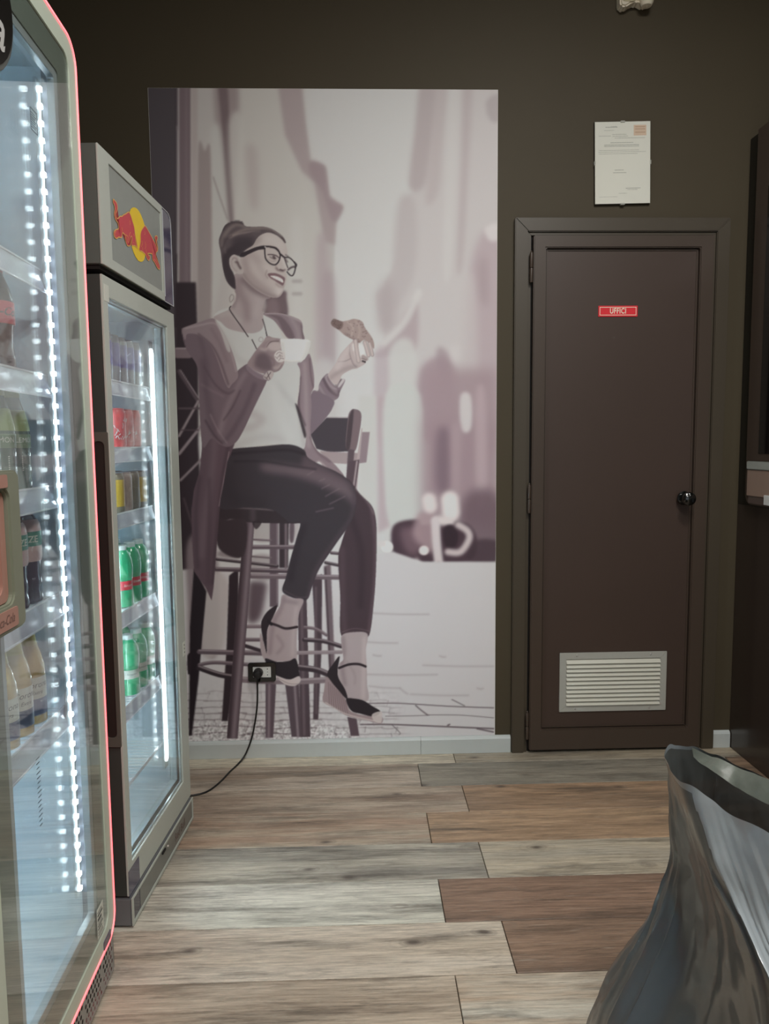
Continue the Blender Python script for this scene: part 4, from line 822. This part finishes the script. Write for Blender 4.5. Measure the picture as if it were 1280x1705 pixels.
# header
hd2=empty('header'); hd2.parent=c2
MB().box((-.56,0,1.684),(-.002,.458,H)).build('header_box',m_gd2,hd2,bevel=.002)
MB().ring([(.0,1.684),(.462,1.684),(.462,H),(.0,H)],[(.064,1.709),(.446,1.709),(.446,1.937),(.064,1.937)],YZ,-.002,.003).build('header_frame',m_g,hd2,bevel=.001)
MB().box((-.002,.0645,1.7095),(.0002,.4455,1.9365)).build('logo_panel',m_gp,hd2)
side=[(.462,1.684),(V1,1.684),(V1,H-.03),(V1-.006,H-.012),(V1-.02,H-.002),(V1-.035,H),(.462,H)]
MB().prism(side,YZ,-.56,.0).build('header_end',m_navy,hd2,bevel=.001)
MB().prism([(.466,1.70),(.4685,1.70),(.4685,H-.01),(.466,H-.01)],YZ,0,.003).build('end_rib',mat('rib pale',(196,200,204),.3),hd2)
q=MB(); n_=len(side); inn=[(a+(.0025 if a<.5 else -.0025),b+(.0025 if b<1.8 else -.0025)) for a,b in side]; q.ring(side,inn,YZ,0,.0015); q.build('end_outline',MATS['rib pale'],hd2)
MB().box((-.54,.006,1.674),(-.008,V1-.006,1.685)).build('header_gap',m_dark,c2)
# printed emblem traced on the panel
c2m=Matrix.Translation(O2)@Matrix.Rotation(-A2,4,'Z'); c2i=c2m.inverted()
def on_c2(px,py,off):
    o=c2i@Vector((0,0,CAM_H)); d=c2i.to_3x3()@ray(px,py); t_=(off-o.x)/d.x; q_=o+d*t_; return (off,q_.y,q_.z)
def zc(x,y): return 180+x/11.37,310+y/11.37
def trace(mb,txt,off,mi):
    p=[tuple(float(v) for v in s_.split(',')) for s_ in txt.split()]; vs=[on_c2(*zc(x,y),off) for x,y in p]
    bm=bmesh.new(); bv=[bm.verts.new(v) for v in vs]; f_=bm.faces.new(bv); bmesh.ops.triangulate(bm,faces=[f_]); bm.verts.index_update()
    mb.add([v.co[:] for v in bm.verts],[tuple(v.index for v in f2.verts) for f2 in bm.faces],mi); bm.free()
def outline(mb,txt,off,w_,mi):
    p=[tuple(float(v) for v in s_.split(',')) for s_ in txt.split()]; p.append(p[0]); q3=[on_c2(*zc(x,y),off) for x,y in p]
    ribbon(mb,[(a[1],a[2]) for a in q3],w_,lambda a,b2:(off,a,b2),mi,n=3)
em=MB()
trace(em,'408,490 430,430 470,402 505,402 545,425 590,480 625,550 660,640 685,720 700,820 705,1000 708,1150 705,1260 700,1330 680,1395 650,1428 610,1432 570,1410 520,1340 480,1250 450,1160 440,1100 460,980 455,800 430,600',.0010,0)
b1t='100,245 150,300 172,350 178,420 160,480 145,520 152,580 175,615 205,595 225,570 262,570 290,545 330,525 385,490 405,505 430,560 460,660 490,760 505,860 520,1000 530,1100 560,1180 510,1125 450,1115 455,970 430,960 425,1110 375,1130 345,1080 325,1000 330,940 290,890 270,890 262,960 235,972 200,965 160,990 125,965 108,900 118,850 150,822 200,800 190,700 160,660 130,600 118,520 130,440 120,360 95,300'
b2t='695,745 720,775 780,880 850,1010 905,1120 925,1200 935,1150 915,1080 900,1020 882,985 890,950 915,940 935,960 930,1010 915,1060 940,1150 940,1220 915,1245 900,1300 910,1360 950,1440 980,1520 972,1575 930,1540 880,1440 840,1380 835,1290 770,1270 750,1290 795,1330 790,1370 768,1408 730,1360 705,1290 640,1230 605,1225 590,1190 600,1130 615,1040 615,900 640,820'
trace(em,b1t,.0014,1); trace(em,b2t,.0014,1); outline(em,b1t,.0017,.0026,2); outline(em,b2t,.0017,.0026,2)
for t_ in ('405,650 418,690 415,725','690,860 700,885 690,920','485,900 495,950','262,780 268,850 275,890','330,920 380,960 395,1060 370,1050 350,980','400,950 410,900 425,870','640,1040 650,1080 630,1150','700,1050 712,1130 700,1190','650,1150 655,1210','720,1200 730,1290','755,1290 770,1350','835,1200 838,1290','870,1380 920,1440 955,1540','150,840 130,900 150,960','480,1060 495,1085'):
    p=[on_c2(*zc(*[float(v) for v in s_.split(',')]),.0018) for s_ in t_.split()]; ribbon(em,[(a[1],a[2]) for a in p],.0018,lambda a,b2:(.0018,a,b2),3,n=3)
em.build('emblem',[mat('emblem yellow',(255,214,0),.4),mat('emblem red',(214,62,76),.4),mat('emblem outline',(244,186,96),.4),mat('emblem pale',(248,170,90),.4)],hd2,label='two charging red bulls before a yellow sun')
# door
dz0,dz1=.088,1.661; gu0,gu1,gz0,gz1=.030,.478,.168,1.612
MB().ring([(.0,dz0),(V1,dz0),(V1,dz1),(.0,dz1)],[(gu0,gz0),(gu1,gz0),(gu1,gz1),(gu0,gz1)],YZ,-.006,.0).build('door_frame',m_g,c2,bevel=.001)
MB().ring([(.0,dz0),(V1,dz0),(V1,dz1),(.0,dz1)],[(.02,dz0+.02),(V1-.02,dz0+.02),(V1-.02,dz1-.02),(.02,dz1-.02)],YZ,-.055,-.0065).build('door_side',m_gd,c2,bevel=.001,label='dark side of the door')
MB().ring([(gu0-.004,gz0-.004),(gu1+.004,gz0-.004),(gu1+.004,gz1+.004),(gu0-.004,gz1+.004)],[(gu0+.004,gz0+.005),(gu1-.004,gz0+.005),(gu1-.004,gz1-.005),(gu0+.004,gz1-.005)],YZ,-.012,-.0065).build('window_rim',mat('bright rim',(186,200,204),.2,metal=.4),c2,bevel=.0008)
MB().ring([(gu0-.01,gz0-.014),(gu1+.034,gz0-.014),(gu1+.034,gz1+.01),(gu0-.01,gz1+.01)],[(gu0+.006,gz0+.004),(gu1+.012,gz0+.004),(gu1+.012,gz1-.004),(gu0+.006,gz1-.004)],YZ,-.045,-.024).build('glass_spacer',m_spacer,c2)
MB().box((-.0052,gu0-.002,gz0-.002),(-.003,gu1+.002,gz1+.002)).build('glass_pane',G2,c2); MB().box((-.0232,gu0-.008,gz0-.008),(-.021,gu1+.02,gz1+.008)).build('glass_pane',G2,c2)
MB().box((-.066,.476,.21),(-.058,.514,1.57)).build('led_housing',m_spacer,c2,bevel=.001)
MB().prism(rrect(.480,.232,.506,1.548,.012),YZ,-.058,-.0545).build('led_diffuser',m_ledhot,c2)
ld2=None
for k in range(45):
    if ld2 is None: ld2=MB().box((-.0545,-.005,-.005),(-.0525,.005,.005)).build('led',m_led,c2); o=ld2
    else: o=ld2.copy(); COL.objects.link(o); o.parent=c2
    o.location=(0,.493,.245+k*.0292)
MB().box((-.064,.034,.21),(-.058,.048,1.57)).build('led_housing',m_fill2,c2)  # glowing bar hidden by the frame, made strong to light the interior
SH2=(1.426,1.245,1.064,.790,.523)
for z in SH2: shelf(c2,z,ju0+.008,ju1-.020,-.066,-.53,h=.038,tilt=.006)
shelf(c2,.30,ju0+.008,ju1-.020,-.066,-.53,h=.004,tilt=.001)
# handle pocket on the near edge
hp=empty('edge_handle'); hp.parent=c2
MB().ring(rrect(-.052,.49,-.002,1.285,.004),rrect(-.040,.515,-.012,1.262,.012),lambda a,b2,d:(a,d,b2),-.004,.0005).build('handle_frame',mat('handle frame grey',(92,92,84),.4),hp,bevel=.001)
MB().prism(rrect(-.040,.515,-.012,1.262,.012),lambda a,b2,d:(a,d,b2),-.0015,.0).build('handle_pocket',mat('pocket dark brown',(44,38,34),.5),hp)
# base
MB().box((-.56,.0,.006),(.004,V1,.082)).build('base_box',mat('base side grey',(116,118,120),.4),c2,bevel=.003)
MB().ring([(.0,.006),(V1,.006),(V1,.082),(.0,.082)],[(.012,.016),(V1-.010,.016),(V1-.010,.074),(.012,.074)],YZ,.004,.007).build('base_trim',m_g,c2,bevel=.001)
MB().box((.004,.0125,.0165),(.0048,V1-.0105,.0735)).build('base_panel',mat('base navy grey',(70,70,84),.2,coat=.4),c2)
MB().box((.0048,.06,.020),(.006,V1-.014,.072)).build('base_insert',mat('base insert grey',(128,130,124),.35),c2)
q=MB(); text_on(q,'Red Bull',.036,lambda x,y:(.0063,.408+x*.86,.044+y),offset=.0004); q.build('base_lettering',mat('lettering brown grey',(104,84,80),.5),c2)
MB().prism([(.0,.086),(.075,.086),(.075,.155),(.0,.155)],YZ,.0,.0006).build('corner_film',m_navy,c2,label='glossy navy corner of the lower door')
q=MB(); q.box((.0062,.235,.064),(.010,.262,.070)); q.build('base_latch',m_dark,c2); MB().lathe([(.001,.010),(.003,.009),(.0035,.006)],10,(.006,.270,.071),'x').build('latch_screw',MATS['screw steel'],c2,smooth=True)
for x in (-.05,-.5):
    for y in (.05,V1-.05): MB().lathe([(.018,0),(.018,.008)],14,(x,y,0)).build('foot',m_dark,c2)
MB().box((0,.008,1.600),(.0008,.036,1.640)).build('door_sticker',m_lblw,c2,label='small white sticker')
q=MB(); q.box((0,V1-.03,.570),(.0008,V1-.004,.615)); tg=q.build('edge_tag',m_lblw,c2,label='small white tag on the far edge')
q=MB(); [q.box((.0008,V1-.019,.578+k*.012),(.0012,V1-.014,.583+k*.012)) for k in range(3)]; q.build('tag_dots',m_ink,tg)
# wires faint on the glass? none

# ---------------- drinks ----------------
def P1(u,n): return O1+Vector((sin(A1)*u+cos(A1)*n,cos(A1)*u-sin(A1)*n,0))
def P2(u,n): return O2+Vector((sin(A2)*u+cos(A2)*n,cos(A2)*u-sin(A2)*n,0))
def wrap(r,z0): return lambda x,y:(r*cos(x/r),r*sin(x/r),z0+y)   # text facing +x
PROF={ # (radius,height)
 'cola':[(.024,0),(.030,.004),(.0315,.012),(.029,.040),(.0275,.060),(.0300,.082),(.0325,.090),(.0325,.128),(.0310,.136),(.0270,.155),(.0180,.178),(.0140,.190),(.0140,.196)],
 'green':[(.024,0),(.030,.004),(.0315,.012),(.0315,.070),(.0315,.110),(.0300,.128),(.0240,.155),(.0170,.178),(.0140,.190),(.0140,.196)],
 'tea':[(.024,0),(.030,.004),(.032,.014),(.0285,.030),(.031,.045),(.0285,.062),(.0300,.086),(.0325,.098),(.0325,.150),(.0300,.166),(.0220,.180),(.0165,.186),(.0165,.190)],
 'beer':[(.026,0),(.0305,.003),(.0305,.110),(.0300,.120),(.0240,.145),(.0160,.170),(.0135,.190),(.0130,.208)],
 'lemon':[(.024,0),(.030,.004),(.031,.012),(.031,.045),(.0285,.055),(.0285,.075),(.031,.088),(.0325,.115),(.030,.140),(.022,.158),(.0145,.168),(.0140,.176)],
 'can':[(.0235,0),(.0265,.006),(.0285,.012),(.0285,.098),(.0265,.106),(.0245,.1095),(.0255,.112),(.0250,.1135)],
 'slim':[(.0215,0),(.0245,.006),(.0262,.012),(.0262,.118),(.0245,.126),(.0228,.1300),(.0238,.132),(.0232,.1335)]}
def drinkroot(kind,name,cat,label,grp,loc,rz):
    return empty(name,loc,rz,label=label,cat=cat,group=grp)
ml=dict(cola=mat('cola liquid',(46,36,38),.08,coat=.6,noise_amt=.15),tea=mat('dark tea liquid',(52,56,72),.08,coat=.6,noise_amt=.2),green=mat('green glass bottle',(42,90,74),.08,coat=.6,noise_amt=.3,nscale=60),beer=mat('golden beer',(196,172,118),.08,coat=.6,noise_amt=.12),lemon=mat('emerald bottle',(40,178,124),.06,coat=.7,noise_amt=.35,nscale=55))
m_lr=mat('label red',(206,52,66),.35); m_lr2=mat('label crimson',(196,40,62),.35); m_pink=mat('label pale pink',(206,178,176),.4); m_gr2=mat('label teal',(84,148,134),.4); m_yl=mat('label lime',(128,150,84),.4); m_capw=mat('cap white',(212,226,224),.35); m_capr=mat('cap red',(190,40,44),.35); m_blue=mat('label slate blue',(84,104,138),.4); m_gold=mat('foil gold',(190,178,92),.3,metal=.2); m_canal=mat('can aluminium',(178,186,196),.22,metal=.6)
m_canb=mat('can violet blue',(92,88,168),.25,metal=.4); m_canr=mat('can red floral',(198,66,64),.3,noise_amt=.5,nscale=70); m_cang=mat('can grey gold',(128,122,104),.3,metal=.3); m_cany=mat('can yellow',(196,164,60),.3); m_canm=mat('can multicolour',(168,150,140),.3,noise_amt=.45,nscale=80)
SRC={}
def label_band(prof,z0,z1,d=.0006):
    pts=[z0]+[h for r,h in prof if z0<h<z1]+[z1]
    rr_=[]
    for z in pts:
        for (ra,ha_),(rb,hb_) in zip(prof,prof[1:]):
            if ha_<=z<=hb_ and hb_>ha_: rr_.append((ra+(rb-ra)*(z-ha_)/(hb_-ha_)+d,z)); break
    return rr_
def band(prof,z0,z1,m,par,name='label_sleeve',d=.0006,half=None):
    b=label_band(prof,z0,z1,d); seg=24; vs=[];fs=[]
    for r_,z in b:
        for k in range(seg): vs.append((r_*cos(2*pi*k/seg),r_*sin(2*pi*k/seg),z))
    for i in range(len(b)-1):
        for k in range(seg): fs.append((i*seg+k,i*seg+(k+1)%seg,(i+1)*seg+(k+1)%seg,(i+1)*seg+k))
    return MB().add(vs,fs).build(name,m,par,smooth=True)
def make(kind,variant,par):
    pf=PROF[kind]
    if kind in('can','slim'):
        body={'v':m_canal,'r':m_canr,'g':m_cang,'m':m_canm,'y':m_cang}[variant]
        MB().lathe(pf,24).build('can_body',body if kind=='can' else m_canal,par,smooth=True)
        MB().lathe([(.0005,pf[-1][1]-.002),(.021,pf[-1][1]-.002),(.0225,pf[-1][1]+.0004)],20).build('can_lid',m_canal,par,smooth=True)
        if kind=='slim':
            band(pf,.048,.112,m_canb,par,'label_sleeve',.0002)
        if variant=='y': band(pf,.02,.095,m_cany,par,'label_panel',.0002)
        if variant=='r':
            q=MB()
            rq=random.Random(4)
            for k in range(26):
                a,z=rq.uniform(-1.4,1.4),rq.uniform(.02,.08); q.lathe([(.0004,0),(.0022,0)],7,(0,0,0),'x') if 0 else ribbon(q,[(a*.0287,z),(a*.0287+rq.uniform(-.008,.008),z+rq.uniform(.004,.012))],.0022,wrap(.0289,0),0,n=2)
            q.build('can_print',mat('can pale print',(196,206,204),.4),par)
        return
    MB().lathe(pf,24).build('bottle_body',ml[kind],par,smooth=True)
    top=pf[-1][1]; cap={'cola':m_capr,'green':m_yl,'tea':m_pink,'beer':m_gold,'lemon':m_capw}[kind]
    cr=pf[-1][0]+.001
    MB().lathe([(cr,top-.012),(cr+.0012,top-.011),(cr+.0012,top+.002),(cr-.001,top+.004),(.001,top+.0042)],20).build('cap',cap,par,smooth=True)
    if kind=='cola':
        s=band(pf,.088,.130,m_lr if variant=='w' else m_lr2,par); q=MB(); text_on(q,'Coca-Cola',.022,wrap(.0333,.110),shear=.4,offset=.0004); q.build('label_script',m_lblw if variant=='w' else m_ink,s)
    if kind=='green':
        band(pf,.118,.160,m_yl,par); s=band(pf,.085,.112,mat('label olive green',(92,128,92),.4),par); q=MB(); text_on(q,'LEMON',.014,wrap(.0322,.100)); 
        for k in range(8): q.add([wrap(.0322,.04)(-.012,.004*k-.0),wrap(.0322,.04)(.010,.004*k),wrap(.0322,.04)(.010,.004*k+.0018),wrap(.0322,.04)(-.012,.004*k+.0018)],[(0,1,2,3)])
        q.build('label_print',m_lblw,s)
    if kind=='tea':
        s=band(pf,.088,.174,m_pink,par); band(pf,.120,.150,m_gr2,par,'label_patch',.0009); q=MB(); text_on(q,'FUZE' ,.019,wrap(.0338,.134),offset=.0003); q.build('label_print',m_lblw,s)
    if kind=='beer':
        s=band(pf,.055,.100,m_lblw,par); band(pf,.020,.055,m_blue,par,'lower_label'); q=MB(); text_on(q,'Corona',.017,wrap(.0314,.084),shear=.3); text_on(q,'Extra',.011,wrap(.0314,.068),shear=.3); q.build('label_print',m_ink,s)
        band(pf,.165,.196,m_gold,par,'neck_foil')
    if kind=='lemon':
        s=band(pf,.052,.078,m_lr if variant=='r' else m_lblw,par); q=MB(); text_on(q,'Coca-Cola' if 0 else 'limone',.012,wrap(.0322-.003,.065),shear=.2); q.build('label_print',m_lblw if variant=='r' else m_ink,s)
def drink(kind,variant,name,cat,label,grp,loc,rz):
    o=empty(name,loc,rz,label=label,cat=cat,group=grp); key=(kind,variant)
    if key not in SRC: SRC[key]=o; make(kind,variant,o)
    else:
        for ch in list(SRC[key].children):
            c_=ch.copy(); COL.objects.link(c_); c_.parent=o
            for g in ch.children: d_=g.copy(); COL.objects.link(d_); d_.parent=c_
    return o
SHN=['top','second','third','fourth','fifth']
ORD=['first','second','third','fourth','fifth','sixth','seventh']
def fill(shelfno,z,kind,vars_,name,cat,desc,grp,us,n,PF,cool,rz,behind=None):
    for i,u in enumerate(us):
        p=PF(u,n); v=vars_[i%len(vars_)]
        d=desc[v] if isinstance(desc,dict) else desc
        where='%s cooler %s shelf, front row, %s from far end'%(cool,SHN[shelfno],ORD[i])
        drink(kind,v,name,cat,'%s, %s'%(d,where),grp,(p.x,p.y,z+.0005 if 0 else z-.0025),rz+random.Random(i*7+shelfno).uniform(-.5,.5))
    if behind:
        for i,u in enumerate(us[:behind]):
            p=PF(u+.004,n-.072); v=vars_[i%len(vars_)]
            d=desc[v] if isinstance(desc,dict) else desc
            drink(kind,v,name,cat,'%s, %s cooler %s shelf, back row, %s from far end'%(d,cool,SHN[shelfno],ORD[i]),grp,(p.x,p.y,z-.0025),rz+i)
N1=-.104; rz1=-A1
fill(0,SH1[0],'cola','w','cola_bottle','bottle','cola bottle with red label','cola bottles in the near cooler',[-.262,-.332,-.402],N1,P1,'near',rz1-.6,behind=2)
fill(1,SH1[1],'cola',['z','w'],'cola_bottle','bottle',{'w':'cola bottle, white script on red','z':'cola bottle, black script on red'},'cola bottles in the near cooler',[-.175,-.243,-.311,-.381],N1,P1,'near',rz1-.6,behind=3)
fill(2,SH1[2],'green','g','green_bottle','bottle','dark green bottle with lime cap','green bottles in the near cooler',[-.130,-.198,-.266,-.334],N1,P1,'near',rz1-.8,behind=3)
fill(3,SH1[3],'tea','t','tea_bottle','bottle','dark tea bottle with pink label','iced tea bottles in the near cooler',[-.105,-.174,-.243,-.312],N1,P1,'near',rz1-.7,behind=3)
fill(4,SH1[4],'beer','b','beer_bottle','bottle','golden beer bottle with white label','beer bottles in the near cooler',[-.115,-.183,-.250,-.318],N1,P1,'near',rz1-.5,behind=3)
N2=-.098; rz2=-A2
fill(0,SH2[0],'slim','v','slim_can','can','slim silver blue drinks can','slim cans in the far cooler',[.440,.385,.330,.275,.220],N2,P2,'far',rz2-.5,behind=4)
fill(1,SH2[1],'can','r','red_can','can','red patterned drinks can','red cans in the far cooler',[.410,.350,.290],N2,P2,'far',rz2-.4,behind=3)
fill(2,SH2[2],'can',['y','g','m'],'drinks_can','can',{'y':'grey can with yellow panel','g':'plain grey gold can','m':'speckled pale can'},'mixed cans in the far cooler',[.440,.380,.320,.260],N2,P2,'far',rz2-.4,behind=3)
fill(3,SH2[3],'lemon','r','lemon_bottle','bottle','emerald bottle with red label','emerald bottles on the fourth shelf',[.425,.357,.289],N2,P2,'far',rz2-.5,behind=3)
fill(4,SH2[4],'lemon','w','lemon_bottle','bottle','emerald bottle with white label','emerald bottles on the fifth shelf',[.450,.380,.310],N2,P2,'far',rz2-.5,behind=3)

# ---------------- tall cabinet at the right ----------------
m_cab=mat('dark brown laminate',(58,48,42),.28,noise_amt=.06,nscale=4,coat=.2); m_cabk=mat('black side',(30,27,20),.5); m_cabf=mat('brown door laminate',(74,62,54),.3,noise_amt=.08,nscale=4,coat=.2)
vc=empty('vending_cabinet',(1.49,2.4,0),label='tall dark brown vending cabinet against the right wall beside the door',cat='cabinet')
def vb(mb,n,m,**k):
    o=mb.build(n,m,vc,**k); o.location=-vc.location; return o
vb(MB().box((1.492,1.9,.0),(1.558,D-.001,1.0)),'lower_body',m_cab,bevel=.002)
vb(MB().box((1.492,1.9,1.0),(1.558,D-.001,2.39)),'upper_body',m_cabk,bevel=.002)
dl=rrect(1.96,1.006,2.762,1.5,.045,8); dl=[(a,(2.389 if b>1.3 else b)) for a,b in dl if not(b>1.3 and 1.97<a<2.75)]
vb(MB().prism(dl,YZ,1.474,1.4915),'front_door',m_cabf,bevel=.002)
vb(MB().box((1.4725,2.0,1.20),(1.4738,2.676,2.16)),'dark_screen',mat('screen black glass',(22,18,18),.08,coat=.6),bevel=.001)
tr=empty('dispensing_tray'); tr.parent=vc
def tb(mb,n,m,**k):
    o=mb.build(n,m,tr,**k); o.location=-vc.location; return o
tb(MB().box((1.468,2.05,1.140),(1.4738,2.748,1.172)),'tray_lip',mat('tray lip pale grey',(168,172,164),.4),bevel=.003)
tb(MB().box((1.471,2.05,1.040),(1.4738,2.746,1.1395)),'tray_window',mat('tray window beige',(160,136,122),.3,noise_amt=.12,nscale=8),bevel=.002)
tb(MB().box((1.4725,2.05,1.012),(1.4738,2.734,1.0395)),'tray_sill',mat('tray sill brown',(96,82,76),.4))
tb(MB().box((1.468,2.50,1.014),(1.4724,2.62,1.050)),'white_block',mat('white block',(222,222,218),.5),bevel=.001)

# ---------------- rubbish bag ----------------
def bag():
    rings=[ # z, loop of (x,y): tip, near lip ... far lip
     (.702,[(.536,1.243),(.514,1.181),(.508,1.10),(.533,1.035),(.559,.95),(.60,.86),(.70,.80),(.80,.86),(.78,.98),(.70,1.06),(.652,1.115),(.620,1.206),(.596,1.246),(.563,1.260)]),
     (.640,[(.544,1.246),(.533,1.18),(.511,1.05),(.536,.975),(.566,.89),(.61,.80),(.72,.75),(.84,.82),(.84,.99),(.77,1.09),(.71,1.16),(.66,1.235),(.618,1.266),(.575,1.270)]),
     (.595,[(.548,1.243),(.540,1.17),(.515,1.00),(.537,.925),(.570,.84),(.62,.76),(.74,.71),(.87,.81),(.88,1.00),(.82,1.13),(.75,1.22),(.68,1.265),(.62,1.282),(.578,1.272)]),
     (.545,[(.550,1.240),(.546,1.15),(.518,.90),(.538,.835),(.575,.77),(.64,.70),(.76,.68),(.90,.81),(.92,1.02),(.88,1.16),(.80,1.25),(.70,1.29),(.63,1.295),(.58,1.275)]),
     (.455,[(.546,1.235),(.545,1.13),(.516,.865),(.536,.80),(.575,.735),(.65,.68),(.79,.67),(.95,.80),(.99,1.02),(.96,1.20),(.86,1.30),(.74,1.34),(.64,1.33),(.575,1.29)]),
     (.345,[(.502,1.225),(.520,1.12),(.514,.87),(.535,.795),(.575,.73),(.66,.67),(.81,.66),(.99,.78),(1.05,1.02),(1.02,1.24),(.90,1.36),(.74,1.40),(.62,1.37),(.54,1.30)]),
     (.200,[(.432,1.22),(.455,1.11),(.490,.90),(.525,.80),(.575,.73),(.66,.67),(.83,.65),(1.02,.77),(1.10,1.02),(1.07,1.28),(.93,1.42),(.74,1.46),(.58,1.42),(.47,1.33)]),
     (.070,[(.40,1.22),(.42,1.09),(.465,.90),(.51,.80),(.57,.73),(.67,.67),(.84,.65),(1.04,.76),(1.12,1.02),(1.09,1.30),(.94,1.44),(.74,1.48),(.56,1.44),(.44,1.34)]),
     (.004,[(.44,1.21),(.46,1.11),(.50,.94),(.55,.85),(.61,.79),(.70,.74),(.85,.72),(1.01,.80),(1.08,1.02),(1.05,1.27),(.92,1.40),(.74,1.43),(.58,1.39),(.48,1.31)])]
    NU,NV=220,90
    def cr(P,t,closed):
        n=len(P)
        if closed: i=int(t*n)%n; f=t*n-int(t*n); a,b,c,d=P[(i-1)%n],P[i],P[(i+1)%n],P[(i+2)%n]
        else: q=t*(n-1); i=min(int(q),n-2); f=q-i; a,b,c,d=P[max(i-1,0)],P[i],P[i+1],P[min(i+2,n-1)]
        return .5*((2*b)+(c-a)*f+(2*a-5*b+4*c-d)*f*f+(3*b-a-3*c+d)*f**3)
    vs=[]
    loops=[[Vector((x,y,z)) for x,y in L_] for z,L_ in rings]
    cols=[[cr(L_,k/NU,True) for L_ in loops] for k in range(NU)]
    for j in range(NV):
        t=j/(NV-1)
        for k in range(NU):
            p=cr(cols[k],t,False); a=k/NU
            nrm=Vector((p.x-.78,p.y-1.05,0)); nrm=nrm.normalized() if nrm.length>0 else Vector((1,0,0))
            amp=min(1,t*3)
            fold=noise.noise(Vector((cos(2*pi*a)*6+9,sin(2*pi*a)*6,t*1.1)))*.011*amp+noise.noise(Vector((cos(2*pi*a)*17,sin(2*pi*a)*17+4,t*1.6)))*.007*amp
            cell=noise.voronoi(Vector((p.x*9,p.y*9,p.z*9)))[0]; crum=(cell[1]-cell[0])*.009*min(1,.25+t*3)
            fine=noise.noise(p*34)*.0016
            q=p+nrm*(fold-crum+fine)
            if j<6: q.z+=noise.noise(Vector((cos(2*pi*a)*3,sin(2*pi*a)*3,7)))*.012*(1-j/6)
            vs.append(q)
    # slightly curled rim
    fs=[(j*NU+k,j*NU+(k+1)%NU,(j+1)*NU+(k+1)%NU,(j+1)*NU+k) for j in range(NV-1) for k in range(NU)]
    fs.append(tuple((NV-1)*NU+k for k in range(NU)))
    m=mat('grey plastic film',(90,95,95),.33,coat=.7,noise_amt=.12,nscale=7,bump=.15)
    nt=m.node_tree; N=nt.nodes; b=N['Principled BSDF']; out=N['Material Output']; tr_=N.new('ShaderNodeBsdfTransparent'); tl_=N.new('ShaderNodeBsdfTranslucent'); tl_.inputs[0].default_value=(.20,.22,.22,1)
    m1=N.new('ShaderNodeMixShader'); m1.inputs[0].default_value=.12; nt.links.new(b.outputs[0],m1.inputs[1]); nt.links.new(tl_.outputs[0],m1.inputs[2])
    m2=N.new('ShaderNodeMixShader'); m2.inputs[0].default_value=.05; nt.links.new(m1.outputs[0],m2.inputs[1]); nt.links.new(tr_.outputs[0],m2.inputs[2]); nt.links.new(m2.outputs[0],out.inputs[0])
    root=empty('rubbish_bag',(.78,1.08,0),label='open grey plastic rubbish bag standing on the floor in the right foreground',cat='bag')
    pale=mat('lit panel and hem film',(150,158,162),.30,coat=.45,noise_amt=.10,nscale=7,bump=.15)  # paler colour stands in for light on the right panel; also the hem
    q_=MB().add(vs,fs)
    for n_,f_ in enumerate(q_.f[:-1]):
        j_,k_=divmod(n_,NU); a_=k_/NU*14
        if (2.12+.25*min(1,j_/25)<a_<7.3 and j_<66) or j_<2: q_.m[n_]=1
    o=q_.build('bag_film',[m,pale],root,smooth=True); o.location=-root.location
    # folded back far lip: a second loose sheet inside the mouth
    fl=[];NA=40;NB=10
    lip=[Vector((.585,1.238,.700)),Vector((.612,1.190,.703)),Vector((.640,1.125,.705)),Vector((.672,1.06,.705)),Vector((.72,.98,.70))]
    low=[Vector((.582,1.228,.690)),Vector((.596,1.180,.682)),Vector((.620,1.112,.680)),Vector((.650,1.045,.680)),Vector((.70,.965,.68))]
    for i in range(NA+1):
        a=cr(lip,i/NA,False); b_=cr(low,i/NA,False)
        for j in range(NB+1):
            q=a.lerp(b_,j/NB); c_=noise.voronoi(q*16)[0]; q=q+Vector((-.5,-.5,.7))*((c_[1]-c_[0])*.016+noise.noise(q*26)*.007); fl.append(q)
    o=MB().add(fl,[(i*(NB+1)+j,(i+1)*(NB+1)+j,(i+1)*(NB+1)+j+1,i*(NB+1)+j+1) for i in range(NA) for j in range(NB)]).build('bag_fold',mat('pale plastic film',(100,106,98),.42,coat=0,noise_amt=.25,nscale=14,bump=.4),root,smooth=True,label='crumpled paler fold inside the mouth'); o.location=-root.location
bag()
